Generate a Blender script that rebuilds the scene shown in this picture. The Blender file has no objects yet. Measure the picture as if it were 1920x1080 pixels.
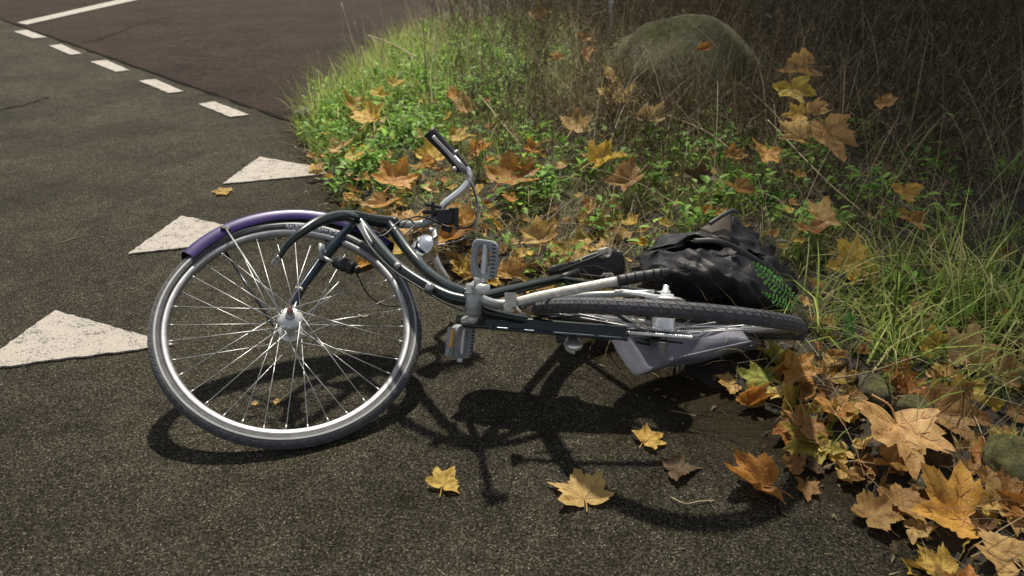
import bpy, math, random
import numpy as np
from mathutils import Vector, Matrix, Quaternion
random.seed(7); RNG = np.random.default_rng(7)
scene = bpy.context.scene
col = scene.collection

# ------------------------------------------------------------------ camera, sky, sun, exposure
CAM_H = 1.18; PITCH = math.radians(26.31); FOC = 1450.0          # focal length in photo pixels (1920 wide)
cam_d = bpy.data.cameras.new('camera'); cam = bpy.data.objects.new('camera', cam_d); col.objects.link(cam)
cam.location = (0, 0, CAM_H); cam.rotation_euler = (math.pi/2 - PITCH, 0, 0)
cam_d.sensor_width = 36; cam_d.lens = FOC*36/1920; cam_d.clip_start = 0.05; cam_d.clip_end = 500
cam_d.dof.use_dof = True; cam_d.dof.focus_distance = 1.95; cam_d.dof.aperture_fstop = 5.0
scene.camera = cam

SUN_TRAVEL = Vector((0.05, -0.62, -1.0))
w = bpy.data.worlds.new('World'); scene.world = w; w.use_nodes = True
nt = w.node_tree; nt.nodes.clear()
sky = nt.nodes.new('ShaderNodeTexSky'); sky.sky_type = 'NISHITA'; sky.sun_disc = False
sky.sun_elevation = math.asin(1/SUN_TRAVEL.length); sky.sun_rotation = math.radians(-4.6)
bg = nt.nodes.new('ShaderNodeBackground'); bg.inputs['Strength'].default_value = 0.085
ow = nt.nodes.new('ShaderNodeOutputWorld')
hs = nt.nodes.new('ShaderNodeHueSaturation'); hs.inputs['Saturation'].default_value = 0.3      # light-polluted night sky, nearly neutral
nt.links.new(sky.outputs[0], hs.inputs['Color']); nt.links.new(hs.outputs[0], bg.inputs[0]); nt.links.new(bg.outputs[0], ow.inputs[0])
sl = bpy.data.lights.new('sun', 'SUN'); so = bpy.data.objects.new('sun', sl); col.objects.link(so)
sl.energy = 5.0; sl.angle = math.radians(2.0); sl.color = (1.0, 0.94, 0.81)
so.rotation_euler = SUN_TRAVEL.to_track_quat('-Z', 'Y').to_euler(); so.location = (-1, 6, 6)
scene.view_settings.view_transform = 'Standard'; scene.view_settings.look = 'None'
scene.view_settings.gamma = 1; scene.view_settings.use_curve_mapping = False
scene.view_settings.exposure = 0.46

# ------------------------------------------------------------------ calibration helpers
ST, CT = math.sin(PITCH), math.cos(PITCH)
CAM = Vector((0, 0, CAM_H)); RIGHT = Vector((1, 0, 0)); UP = Vector((0, ST, CT)); FWD = Vector((0, CT, -ST))
def P(px, py, d):
    """world point seen at photo pixel (px,py) at camera depth d (metres)"""
    return CAM + (FWD + RIGHT*((px-960)/FOC) - UP*((py-540)/FOC))*d
def G(px, py, z=0.0):
    r = FWD + RIGHT*((px-960)/FOC) - UP*((py-540)/FOC)
    return CAM + r*((CAM_H - z)/-r.z)
def pix(p):
    v = Vector(p)-CAM; d = v.dot(FWD)
    return 960+FOC*v.dot(RIGHT)/d, 540-FOC*v.dot(UP)/d, d

# ------------------------------------------------------------------ materials
def new_mat(name):
    m = bpy.data.materials.new(name); m.use_nodes = True
    return m, m.node_tree.nodes, m.node_tree.links, m.node_tree.nodes['Principled BSDF']
def N(nodes, t, **kw):
    n = nodes.new(t)
    for k, v in kw.items():
        if k in n.inputs: n.inputs[k].default_value = v
        else: setattr(n, k, v)
    return n
def ramp(nodes, stops):
    r = nodes.new('ShaderNodeValToRGB'); e = r.color_ramp.elements
    e[0].position, e[0].color = stops[0][0], (*stops[0][1], 1)
    e[1].position, e[1].color = stops[-1][0], (*stops[-1][1], 1)
    for p, c in stops[1:-1]:
        k = e.new(p); k.color = (*c, 1)
    return r
def simple(name, c, rough=.5, metal=0, scale=60, var=.35, bump=.0, bscale=None, spec=.5, coat=0):
    m, n, l, b = new_mat(name)
    geo = N(n, 'ShaderNodeNewGeometry')
    no = N(n, 'ShaderNodeTexNoise', Scale=scale, Detail=5.0, Roughness=.65)
    l.new(geo.outputs['Position'], no.inputs['Vector'])
    r = ramp(n, [(.3, tuple(x*(1-var) for x in c)), (.7, tuple(min(1, x*(1+var)) for x in c))])
    l.new(no.outputs['Fac'], r.inputs[0]); l.new(r.outputs[0], b.inputs['Base Color'])
    b.inputs['Roughness'].default_value = rough; b.inputs['Metallic'].default_value = metal
    b.inputs['Specular IOR Level'].default_value = spec; b.inputs['Coat Weight'].default_value = coat
    mr = N(n, 'ShaderNodeMapRange'); mr.inputs[3].default_value = max(.03, rough-.12); mr.inputs[4].default_value = min(1, rough+.18)
    no2 = N(n, 'ShaderNodeTexNoise', Scale=scale*.37, Detail=3.0); l.new(geo.outputs['Position'], no2.inputs['Vector'])
    l.new(no2.outputs['Fac'], mr.inputs[0]); l.new(mr.outputs[0], b.inputs['Roughness'])
    if bump:
        bn = N(n, 'ShaderNodeTexNoise', Scale=bscale or scale*3, Detail=4.0); l.new(geo.outputs['Position'], bn.inputs['Vector'])
        bp = N(n, 'ShaderNodeBump', Strength=bump, Distance=.003); l.new(bn.outputs['Fac'], bp.inputs['Height']); l.new(bp.outputs[0], b.inputs['Normal'])
    return m
def asphalt(name, dark, mid, light, tint=None):
    m, n, l, b = new_mat(name)
    geo = N(n, 'ShaderNodeNewGeometry'); pos = geo.outputs['Position']
    n1 = N(n, 'ShaderNodeTexNoise', Scale=185.0, Detail=5.0, Roughness=.8); l.new(pos, n1.inputs['Vector'])
    r1 = ramp(n, [(.38, dark), (.52, mid), (.68, light)]); l.new(n1.outputs['Fac'], r1.inputs[0])
    v = N(n, 'ShaderNodeTexVoronoi', Scale=210.0); l.new(pos, v.inputs['Vector'])
    # sparse pale stones in the aggregate: pick cells by random colour
    sep = N(n, 'ShaderNodeSeparateColor'); l.new(v.outputs['Color'], sep.inputs[0])
    gt = N(n, 'ShaderNodeMath', operation='GREATER_THAN'); gt.inputs[1].default_value = .965; l.new(sep.outputs[0], gt.inputs[0])
    lt = N(n, 'ShaderNodeMath', operation='LESS_THAN'); lt.inputs[1].default_value = .34; l.new(v.outputs['Distance'], lt.inputs[0])
    mu = N(n, 'ShaderNodeMath', operation='MULTIPLY'); l.new(gt.outputs[0], mu.inputs[0]); l.new(lt.outputs[0], mu.inputs[1])
    mx = N(n, 'ShaderNodeMix', data_type='RGBA'); mx.inputs[7].default_value = (.34, .31, .26, 1)
    vs = N(n, 'ShaderNodeTexVoronoi', Scale=230.0); l.new(pos, vs.inputs['Vector'])
    sp2 = N(n, 'ShaderNodeSeparateColor'); l.new(vs.outputs['Color'], sp2.inputs[0])
    rs2 = ramp(n, [(0, (.42, .42, .42)), (.6, (.95, .95, .95)), (1, (1.9, 1.85, 1.75))]); l.new(sp2.outputs[1], rs2.inputs[0])
    ms2 = N(n, 'ShaderNodeMix', data_type='RGBA', blend_type='MULTIPLY'); ms2.inputs[0].default_value = 1
    l.new(r1.outputs[0], ms2.inputs[6]); l.new(rs2.outputs[0], ms2.inputs[7])
    l.new(mu.outputs[0], mx.inputs[0]); l.new(ms2.outputs[2], mx.inputs[6])
    n2 = N(n, 'ShaderNodeTexNoise', Scale=1.7, Detail=6.0, Roughness=.6); l.new(pos, n2.inputs['Vector'])
    r2 = ramp(n, [(.3, (.62, .61, .58)), (.5, (.95, .95, .93)), (.7, (1.25, 1.22, 1.14))]); l.new(n2.outputs['Fac'], r2.inputs[0])
    m2 = N(n, 'ShaderNodeMix', data_type='RGBA', blend_type='MULTIPLY'); m2.inputs[0].default_value = 1
    l.new(mx.outputs[2], m2.inputs[6]); l.new(r2.outputs[0], m2.inputs[7])
    n4 = N(n, 'ShaderNodeTexNoise', Scale=11.0, Detail=5.0, Roughness=.7, Distortion=.6); l.new(pos, n4.inputs['Vector'])
    r4 = ramp(n, [(.32, (.74, .72, .68)), (.5, (1, 1, 1)), (.72, (1.22, 1.2, 1.14))]); l.new(n4.outputs['Fac'], r4.inputs[0])
    m4 = N(n, 'ShaderNodeMix', data_type='RGBA', blend_type='MULTIPLY'); m4.inputs[0].default_value = 1
    l.new(m2.outputs[2], m4.inputs[6]); l.new(r4.outputs[0], m4.inputs[7]); m2 = m4
    # mud attribute: humus trodden out by distance to the verge edge, plus painted light falloff
    at = N(n, 'ShaderNodeAttribute', attribute_name='mud')
    n3 = N(n, 'ShaderNodeTexNoise', Scale=9.0, Detail=7.0, Roughness=.7); l.new(pos, n3.inputs['Vector'])
    ad = N(n, 'ShaderNodeMath', operation='MULTIPLY_ADD'); ad.inputs[1].default_value = 1.3; ad.inputs[2].default_value = -.65
    l.new(n3.outputs['Fac'], ad.inputs[0])
    a2 = N(n, 'ShaderNodeMath', operation='ADD'); l.new(at.outputs['Fac'], a2.inputs[0]); l.new(ad.outputs[0], a2.inputs[1])
    cl = N(n, 'ShaderNodeMapRange'); cl.inputs[1].default_value = .2; cl.inputs[2].default_value = .8; cl.inputs[4].default_value = .85; l.new(a2.outputs[0], cl.inputs[0])
    m3 = N(n, 'ShaderNodeMix', data_type='RGBA'); m3.inputs[7].default_value = (.030, .022, .012, 1)
    l.new(cl.outputs[0], m3.inputs[0]); l.new(m2.outputs[2], m3.inputs[6]); l.new(m3.outputs[2], b.inputs['Base Color'])
    b.inputs['Roughness'].default_value = .7; b.inputs['Specular IOR Level'].default_value = .025
    mr = N(n, 'ShaderNodeMapRange'); mr.inputs[3].default_value = .6; mr.inputs[4].default_value = .85; l.new(n2.outputs['Fac'], mr.inputs[0]); l.new(mr.outputs[0], b.inputs['Roughness'])
    bp = N(n, 'ShaderNodeBump', Strength=1.0, Distance=.008); l.new(n1.outputs['Fac'], bp.inputs['Height'])
    l.new(bp.outputs[0], b.inputs['Normal'])
    return m
M = {}
M['asphalt'] = asphalt('asphalt', (.017, .0155, .0115), (.057, .052, .040), (.17, .155, .122))
M['asphalt2'] = asphalt('asphalt_side', (.019, .014, .011), (.043, .031, .025), (.085, .062, .050))
M['tar'] = simple('tar', (.014, .012, .010), .9, 0, 40, spec=.02)
M['soil'] = simple('soil', (.017, .012, .007), .9, 0, 35, .6, .8, 120)
def paint():
    m, n, l, b = new_mat('road_paint')
    geo = N(n, 'ShaderNodeNewGeometry')
    a = N(n, 'ShaderNodeTexNoise', Scale=260.0, Detail=4.0, Roughness=.7); l.new(geo.outputs['Position'], a.inputs['Vector'])
    c = N(n, 'ShaderNodeTexNoise', Scale=22.0, Detail=6.0, Roughness=.7); l.new(geo.outputs['Position'], c.inputs['Vector'])
    r = ramp(n, [(.30, (.14, .125, .105)), (.45, (.33, .295, .26)), (.7, (.44, .40, .355))]); l.new(a.outputs['Fac'], r.inputs[0])
    r2 = ramp(n, [(.27, (.45, .40, .34)), (.40, (1, 1, 1)), (.7, (1, .98, .96))]); l.new(c.outputs['Fac'], r2.inputs[0])
    mm = N(n, 'ShaderNodeMix', data_type='RGBA', blend_type='MULTIPLY'); mm.inputs[0].default_value = 1
    l.new(r.outputs[0], mm.inputs[6]); l.new(r2.outputs[0], mm.inputs[7]); l.new(mm.outputs[2], b.inputs['Base Color'])
    wn = N(n, 'ShaderNodeTexNoise', Scale=120.0, Detail=6.0, Roughness=.75); l.new(geo.outputs['Position'], wn.inputs['Vector'])
    wl = N(n, 'ShaderNodeMath', operation='MULTIPLY_ADD'); wl.inputs[1].default_value = .55; l.new(c.outputs['Fac'], wl.inputs[0]); l.new(wn.outputs['Fac'], wl.inputs[2])
    wr = ramp(n, [(.675, (1, 1, 1)), (.74, (0, 0, 0))]); l.new(wl.outputs[0], wr.inputs[0])
    wm = N(n, 'ShaderNodeMix', data_type='RGBA'); wm.inputs[7].default_value = (.07, .06, .045, 1)
    l.new(wr.outputs[0], wm.inputs[0]); l.new(mm.outputs[2], wm.inputs[6]); l.new(wm.outputs[2], b.inputs['Base Color'])
    b.inputs['Roughness'].default_value = .75
    bp = N(n, 'ShaderNodeBump', Strength=.9, Distance=.003); l.new(a.outputs['Fac'], bp.inputs['Height']); l.new(bp.outputs[0], b.inputs['Normal'])
    return m
M['paint'] = paint()
def plant(name, stops, trans=.35, rough=.5, attr='tone'):
    m, n, l, b = new_mat(name)
    at = N(n, 'ShaderNodeAttribute', attribute_name=attr)
    r = ramp(n, stops); l.new(at.outputs['Fac'], r.inputs[0]); l.new(r.outputs[0], b.inputs['Base Color'])
    b.inputs['Roughness'].default_value = rough; b.inputs['Specular IOR Level'].default_value = .15
    t = N(n, 'ShaderNodeBsdfTranslucent'); l.new(r.outputs[0], t.inputs[0])
    mx = N(n, 'ShaderNodeMixShader'); mx.inputs[0].default_value = trans
    out = n['Material Output']; l.new(b.outputs[0], mx.inputs[1]); l.new(t.outputs[0], mx.inputs[2]); l.new(mx.outputs[0], out.inputs[0])
    return m
M['grass'] = plant('grass_green', [(0, (.07, .11, .02)), (.4, (.16, .24, .045)), (.7, (.36, .46, .11)), (1, (.60, .54, .25))], .5)
M['hay'] = plant('dry_grass', [(0, (.075, .052, .026)), (.5, (.19, .145, .075)), (.8, (.42, .33, .19)), (1, (.66, .56, .38))], .25)
M['weed'] = plant('dead_weed', [(0, (.035, .026, .015)), (.6, (.085, .065, .037)), (.88, (.19, .145, .085)), (1, (.40, .32, .20))], .2)
M['herb'] = plant('herb_leaf', [(0, (.06, .13, .02)), (.5, (.17, .35, .05)), (1, (.34, .54, .11))], .5, .45)
M['fern'] = plant('feathery_leaf', [(0, (.08, .24, .05)), (1, (.20, .46, .12))], .5, .45)
def leafmat():
    m, n, l, b = new_mat('autumn_leaf')
    oi = N(n, 'ShaderNodeObjectInfo'); tc = N(n, 'ShaderNodeTexCoord')
    off = N(n, 'ShaderNodeVectorMath', operation='ADD'); l.new(tc.outputs['Object'], off.inputs[0])
    sc = N(n, 'ShaderNodeVectorMath', operation='SCALE'); sc.inputs[3].default_value = 9.0
    cmb = N(n, 'ShaderNodeCombineXYZ'); l.new(oi.outputs['Random'], cmb.inputs[0]); l.new(oi.outputs['Random'], cmb.inputs[1])
    l.new(cmb.outputs[0], sc.inputs[0]); l.new(sc.outputs[0], off.inputs[1])
    n1 = N(n, 'ShaderNodeTexNoise', Scale=3.2, Detail=6.0, Roughness=.65); l.new(off.outputs[0], n1.inputs['Vector'])
    r1 = ramp(n, [(.28, (.42, .30, .18)), (.45, (.85, .78, .68)), (.62, (1.1, 1.08, 1.0)), (.8, (1.25, 1.35, 1.15))]); l.new(n1.outputs['Fac'], r1.inputs[0])
    mm = N(n, 'ShaderNodeMix', data_type='RGBA', blend_type='MULTIPLY'); mm.inputs[0].default_value = 1
    l.new(oi.outputs['Color'], mm.inputs[6]); l.new(r1.outputs[0], mm.inputs[7])
    n2 = N(n, 'ShaderNodeTexNoise', Scale=26.0, Detail=3.0); l.new(off.outputs[0], n2.inputs['Vector'])
    r2 = ramp(n, [(.27, (.25, .16, .09)), (.36, (1, 1, 1))]); l.new(n2.outputs['Fac'], r2.inputs[0])
    m2 = N(n, 'ShaderNodeMix', data_type='RGBA', blend_type='MULTIPLY'); m2.inputs[0].default_value = .8
    l.new(mm.outputs[2], m2.inputs[6]); l.new(r2.outputs[0], m2.inputs[7]); l.new(m2.outputs[2], b.inputs['Base Color'])
    b.inputs['Roughness'].default_value = .55; b.inputs['Specular IOR Level'].default_value = .3
    n3 = N(n, 'ShaderNodeTexVoronoi', Scale=14.0, feature='DISTANCE_TO_EDGE'); l.new(off.outputs[0], n3.inputs['Vector'])
    bp = N(n, 'ShaderNodeBump', Strength=.35, Distance=.004); l.new(n3.outputs['Distance'], bp.inputs['Height']); l.new(bp.outputs[0], b.inputs['Normal'])
    t = N(n, 'ShaderNodeBsdfTranslucent'); l.new(m2.outputs[2], t.inputs[0])
    mx = N(n, 'ShaderNodeMixShader'); mx.inputs[0].default_value = .4
    l.new(b.outputs[0], mx.inputs[1]); l.new(t.outputs[0], mx.inputs[2]); l.new(mx.outputs[0], n['Material Output'].inputs[0])
    # veins: same hue, darker
    m_v, nv, lv, bv = new_mat('leaf_vein')
    ov = N(nv, 'ShaderNodeObjectInfo'); g = N(nv, 'ShaderNodeMix', data_type='RGBA', blend_type='MULTIPLY'); g.inputs[0].default_value = 1
    g.inputs[7].default_value = (.62, .50, .40, 1); lv.new(ov.outputs['Color'], g.inputs[6]); lv.new(g.outputs[2], bv.inputs['Base Color'])
    bv.inputs['Roughness'].default_value = .6
    return m, m_v
M['leaf'], M['vein'] = leafmat()
M['rubber'] = simple('tyre_rubber', (.078, .077, .084), .75, 0, 50, .35, .25, 300)
M['reflex'] = simple('reflex_stripe', (.33, .34, .33), .5, 0, 30, .15)
M['alu'] = simple('brushed_aluminium', (.40, .40, .41), .5, 1, 40, .2)
M['spoke'] = simple('spoke_steel', (.52, .52, .53), .42, .85, 40, .15)
M['mirror'] = simple('lamp_chrome', (.85, .85, .86), .07, 1, 25, .1)
M['chrome'] = simple('chrome', (.90, .90, .90), .28, .75, 25, .12)
M['hub'] = simple('dull_hub_alloy', (.60, .60, .59), .42, .55, 60, .2)
M['frame'] = simple('dark_green_frame_paint', (.006, .013, .012), .26, .1, 30, .4, coat=.4)
M['frame_blue'] = simple('blue_black_frame_paint', (.011, .025, .038), .25, .3, 30, .4, coat=.6)
M['lug'] = simple('bare_grey_lug', (.36, .38, .38), .38, .5, 40, .3)
M['purple'] = simple('purple_mudguard_paint', (.026, .008, .105), .36, .1, 20, .2, coat=.12)
M['black'] = simple('black_plastic', (.014, .014, .015), .45, 0, 60, .3)
M['dark'] = simple('blackened_metal', (.03, .03, .033), .4, .6, 60, .4)
M['grip'] = simple('grip_rubber', (.020, .019, .022), .5, 0, 80, .3, .2, 300)
M['pedal'] = simple('grey_pedal_plastic', (.26, .27, .28), .5, 0, 90, .18, .2, 250)
M['pedal_dark'] = simple('dark_pedal_tread', (.07, .075, .08), .6, 0, 90, .2)
M['amber'] = simple('amber_reflector', (.75, .38, .04), .25, 0, 80, .2)
M['stand'] = simple('weathered_kickstand', (.50, .48, .43), .5, .25, 70, .3, .15)
M['copper'] = simple('rusty_cap', (.42, .20, .14), .5, .4, 120, .3)
M['guard'] = simple('grey_mudguard', (.36, .34, .30), .42, .45, 18, .35)
M['vinyl'] = simple('black_saddle_vinyl', (.015, .014, .016), .32, 0, 70, .3, .2, 200)
def fabric(name, c, rough, bump):
    m = simple(name, c, rough, 0, 18, .3); n = m.node_tree.nodes; l = m.node_tree.links
    geo = [x for x in n if x.bl_idname == 'ShaderNodeNewGeometry'][0]
    no = N(n, 'ShaderNodeTexNoise', Scale=13.0, Detail=5.0, Roughness=.55, Distortion=1.2); l.new(geo.outputs['Position'], no.inputs['Vector'])
    wv = N(n, 'ShaderNodeTexNoise', Scale=900.0, Detail=1.0); l.new(geo.outputs['Position'], wv.inputs['Vector'])
    b1 = N(n, 'ShaderNodeBump', Strength=bump, Distance=.02); l.new(no.outputs['Fac'], b1.inputs['Height'])
    b2 = N(n, 'ShaderNodeBump', Strength=.25, Distance=.001); l.new(wv.outputs['Fac'], b2.inputs['Height']); l.new(b1.outputs[0], b2.inputs['Normal'])
    l.new(b2.outputs[0], n['Principled BSDF'].inputs['Normal']); n['Principled BSDF'].inputs['Specular IOR Level'].default_value = .22
    return m
M['nylon'] = fabric('black_nylon', (.010, .009, .012), .5, .5)
M['nylon_brown'] = fabric('brown_lining', (.10, .08, .065), .7, .2)
M['bag'] = fabric('slate_canvas', (.19, .19, .225), .65, .08)
M['bag_pale'] = fabric('lilac_grey_canvas', (.74, .70, .80), .8, .08)
def stonemat(name, a, b_, moss):
    m, n, l, b = new_mat(name)
    geo = N(n, 'ShaderNodeNewGeometry')
    x = N(n, 'ShaderNodeTexNoise', Scale=14.0, Detail=8.0, Roughness=.7); l.new(geo.outputs['Position'], x.inputs['Vector'])
    r = ramp(n, [(.3, a), (.7, b_)]); l.new(x.outputs['Fac'], r.inputs[0])
    y = N(n, 'ShaderNodeTexNoise', Scale=5.0, Detail=7.0, Roughness=.65); l.new(geo.outputs['Position'], y.inputs['Vector'])
    rr = ramp(n, [(.5-.2*moss, (0, 0, 0)), (.62, (1, 1, 1))]); l.new(y.outputs['Fac'], rr.inputs[0])
    mx = N(n, 'ShaderNodeMix', data_type='RGBA'); mx.inputs[7].default_value = (.21, .20, .065, 1)
    l.new(rr.outputs[0], mx.inputs[0]); l.new(r.outputs[0], mx.inputs[6]); l.new(mx.outputs[2], b.inputs['Base Color'])
    b.inputs['Roughness'].default_value = .9
    bp = N(n, 'ShaderNodeBump', Strength=1.0, Distance=.05)
    mo = N(n, 'ShaderNodeTexNoise', Scale=38.0, Detail=6.0, Roughness=.75); l.new(geo.outputs['Position'], mo.inputs['Vector'])
    mr_ = ramp(n, [(.35, (.45, .45, .42)), (.65, (1.35, 1.35, 1.2))]); l.new(mo.outputs['Fac'], mr_.inputs[0])
    mz = N(n, 'ShaderNodeMix', data_type='RGBA', blend_type='MULTIPLY'); mz.inputs[0].default_value = 1
    l.new(mx.outputs[2], mz.inputs[6]); l.new(mr_.outputs[0], mz.inputs[7]); l.new(mz.outputs[2], b.inputs['Base Color'])
    z = N(n, 'ShaderNodeTexNoise', Scale=70.0, Detail=6.0, Roughness=.8); l.new(geo.outputs['Position'], z.inputs['Vector'])
    l.new(z.outputs['Fac'], bp.inputs['Height']); l.new(bp.outputs[0], b.inputs['Normal'])
    return m
M['boulder'] = stonemat('mossy_granite', (.14, .13, .085), (.34, .31, .21), 1.0)
M['stone'] = stonemat('grey_stone', (.10, .10, .09), (.26, .25, .22), .3)
M['flint'] = stonemat('pale_flint', (.30, .29, .27), (.55, .53, .5), -.6)
M['bark'] = simple('bark', (.10, .085, .06), .9, 0, 12, .5, .8, 30)
M['post'] = simple('white_post_paint', (.72, .74, .80), .35, 0, 30, .1)

# ------------------------------------------------------------------ object helpers
WLOC = {}
def link(name, me, mat, parent=None, origin=None):
    if mat is not None and len(me.materials) == 0:
        for x in (mat if isinstance(mat, (list, tuple)) else [mat]): me.materials.append(x)
    o = bpy.data.objects.new(name, me); col.objects.link(o)
    loc = Vector(origin) if origin is not None else Vector((0, 0, 0))
    WLOC[o.name] = loc
    if parent is not None:
        o.parent = parent; o.location = loc - WLOC[parent.name]
    else: o.location = loc
    return o
def mk(name, verts, faces, mat, parent=None, smooth=True, mi=None):
    v = np.array([tuple(p) for p in verts], dtype=float); c = (v.min(0)+v.max(0))/2
    me = bpy.data.meshes.new(name); me.from_pydata((v-c).tolist(), [], [tuple(f) for f in faces])
    if smooth: me.polygons.foreach_set('use_smooth', [True]*len(me.polygons))
    if mi is not None: me.polygons.foreach_set('material_index', mi)
    me.update()
    return link(name, me, mat, parent, c)
def fast(name, V, F, mat, tone=None, parent=None, smooth=False):
    """V Nx3, F Mx3 or Mx4 arrays"""
    me = bpy.data.meshes.new(name); V = np.asarray(V, np.float32)
    Fs = F if isinstance(F, list) else [F]
    nl = sum(f.size for f in Fs); npoly = sum(len(f) for f in Fs)
    me.vertices.add(len(V)); me.vertices.foreach_set('co', V.ravel())
    me.loops.add(nl); me.loops.foreach_set('vertex_index', np.concatenate([f.ravel() for f in Fs]).astype(np.int32))
    starts = []; k = 0
    for f in Fs:
        starts.append(k+np.arange(len(f))*f.shape[1]); k += f.size
    me.polygons.add(npoly); me.polygons.foreach_set('loop_start', np.concatenate(starts).astype(np.int32))
    if smooth: me.polygons.foreach_set('use_smooth', np.ones(npoly, dtype=bool))
    if tone is not None:
        a = me.attributes.new('tone', 'FLOAT', 'POINT'); a.data.foreach_set('value', np.asarray(tone, np.float32))
    me.update(calc_edges=True); me.validate()
    return link(name, me, mat, parent)
def tag(o, label=None, cat=None, group=None, kind=None):
    if label: o['label'] = label
    if cat: o['category'] = cat
    if group: o['group'] = group
    if kind: o['kind'] = kind
    return o
def empty(name, loc):
    o = bpy.data.objects.new(name, None); col.objects.link(o); o.location = loc; o.empty_display_size = .1
    WLOC[o.name] = Vector(loc); return o
def catmull(pts, n=8):
    p = [Vector(x) for x in pts]
    if len(p) < 3: return [p[0].lerp(p[1], i/n) for i in range(n+1)]
    p = [p[0]*2-p[1]] + p + [p[-1]*2-p[-2]]; out = []
    for i in range(1, len(p)-2):
        a, b, c, d = p[i-1:i+3]
        for k in range(n):
            t = k/n
            out.append(.5*((2*b)+(c-a)*t+(2*a-5*b+4*c-d)*t*t+(3*b-a-3*c+d)*t**3))
    out.append(p[-2]); return out
def tube_vf(pts, r, seg=12, caps=True, flat=1.0):
    pts = [Vector(p) for p in pts]; n = len(pts)
    rs = r if isinstance(r, (list, tuple)) else [r]*n
    if len(rs) != n: rs = [np.interp(i/(n-1), np.linspace(0, 1, len(rs)), rs) for i in range(n)]
    V, F = [], []; t0 = (pts[1]-pts[0]).normalized()
    u = t0.orthogonal().normalized()
    for i, p in enumerate(pts):
        t = (pts[min(i+1, n-1)]-pts[max(i-1, 0)]).normalized()
        u = (u - t*u.dot(t)).normalized(); v = t.cross(u)
        for k in range(seg):
            a = 2*math.pi*k/seg; V.append(p+(u*math.cos(a)+v*math.sin(a)*flat)*rs[i])
    for i in range(n-1):
        for k in range(seg):
            F.append((i*seg+k, i*seg+(k+1) % seg, (i+1)*seg+(k+1) % seg, (i+1)*seg+k))
    if caps: F += [tuple(range(seg))[::-1], tuple((n-1)*seg+k for k in range(seg))]
    return V, F
def tube(name, pts, r, mat, parent, seg=12, smooth_n=8, flat=1.0):
    q = catmull(pts, smooth_n) if len(pts) > 2 else [Vector(p) for p in pts]
    return mk(name, *tube_vf(q, r, seg, flat=flat), mat, parent)
def join(*vfs):
    V, F = [], []
    for v, f in vfs:
        o = len(V); V += list(v); F += [tuple(i+o for i in g) for g in f]
    return V, F
def lathe_vf(c, ax, prof, seg=32):
    ax = Vector(ax).normalized(); u = ax.orthogonal().normalized(); v = ax.cross(u); c = Vector(c); V, F = [], []
    for (h, r) in prof:
        for k in range(seg):
            a = 2*math.pi*k/seg; V.append(c+ax*h+(u*math.cos(a)+v*math.sin(a))*max(r, 1e-5))
    for i in range(len(prof)-1):
        for k in range(seg):
            F.append((i*seg+k, i*seg+(k+1) % seg, (i+1)*seg+(k+1) % seg, (i+1)*seg+k))
    return V, F
def lathe(name, c, ax, prof, mat, parent, seg=32): return mk(name, *lathe_vf(c, ax, prof, seg), mat, parent)
def box_vf(c, ax, ay, az, sx, sy, sz):
    c = Vector(c); ax, ay, az = [Vector(a).normalized() for a in (ax, ay, az)]
    V = [c+ax*sx*i/2+ay*sy*j/2+az*sz*k/2 for k in (-1, 1) for (i, j) in ((-1, -1), (1, -1), (1, 1), (-1, 1))]
    return V, [(3, 2, 1, 0), (4, 5, 6, 7), (0, 1, 5, 4), (1, 2, 6, 5), (2, 3, 7, 6), (3, 0, 4, 7)]
def bevel(o, wdt, seg=2):
    m = o.modifiers.new('bevel', 'BEVEL'); m.width = wdt; m.segments = seg; m.limit_method = 'ANGLE'; m.angle_limit = math.radians(40)
    return o

# ------------------------------------------------------------------ verge outline and terrain
edge_px = [(1250, -112), (1000, -62), (880, -10), (800, 45), (715, 110), (640, 172), (580, 208), (556, 228), (562, 255), (590, 300), (608, 345), (640, 395), (740, 445),
           (880, 520), (1000, 590), (1100, 648), (1270, 708), (1420, 758), (1500, 835), (1600, 905), (1690, 985), (1770, 1080), (1850, 1200)]
EDGE = [G(x, y) for x, y in edge_px]
EDGE = [EDGE[0]+(EDGE[0]-EDGE[1]).normalized()*60] + EDGE + [EDGE[-1]+Vector((2.4, -2.6, 0)).normalized()*40]
EP = np.array([(p.x, p.y) for p in EDGE])
RING = np.vstack([EP, [[70, -40], [70, 80]]])
def edge_dist(X, Y):
    """signed distance to the verge edge, positive inside the verge (vectorised)"""
    X = np.atleast_1d(np.asarray(X, float)); Y = np.atleast_1d(np.asarray(Y, float)); d = np.full(X.shape, 1e9)
    for i in range(len(EP)-1):
        a, b = EP[i], EP[i+1]; ab = b-a; L = ab@ab
        t = np.clip(((X-a[0])*ab[0]+(Y-a[1])*ab[1])/L, 0, 1)
        d = np.minimum(d, np.hypot(X-a[0]-t*ab[0], Y-a[1]-t*ab[1]))
    ins = np.zeros(X.shape, bool); n = len(RING)
    for i in range(n):
        x1, y1 = RING[i]; x2, y2 = RING[(i+1) % n]
        if y1 == y2: continue
        c = ((y1 > Y) != (y2 > Y)) & (X < (x2-x1)*(Y-y1)/(y2-y1)+x1); ins ^= c
    return np.where(ins, d, -d)
def nz(X, Y, s, seed=0.0):
    return (np.sin(X*s+1.3+seed)*np.cos(Y*s*1.13+.4+seed*2)+.5*np.sin(X*s*2.3+Y*s*1.7+seed)+.3*np.cos(X*s*4.1-Y*s*3.7+2+seed))/1.8
def terrain(X, Y):
    d = edge_dist(X, Y); X = np.atleast_1d(X); Y = np.atleast_1d(Y)
    h = .05*(1-np.exp(-np.maximum(d, 0)/.12)) + .055*np.minimum(np.maximum(d, 0), 3.5)
    h += np.clip(d/.3, 0, 1)*.022*nz(X, Y, 5.0)
    return np.where(d > 0, h, -.03)
def tz(x, y): return float(terrain(x, y)[0])
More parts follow.
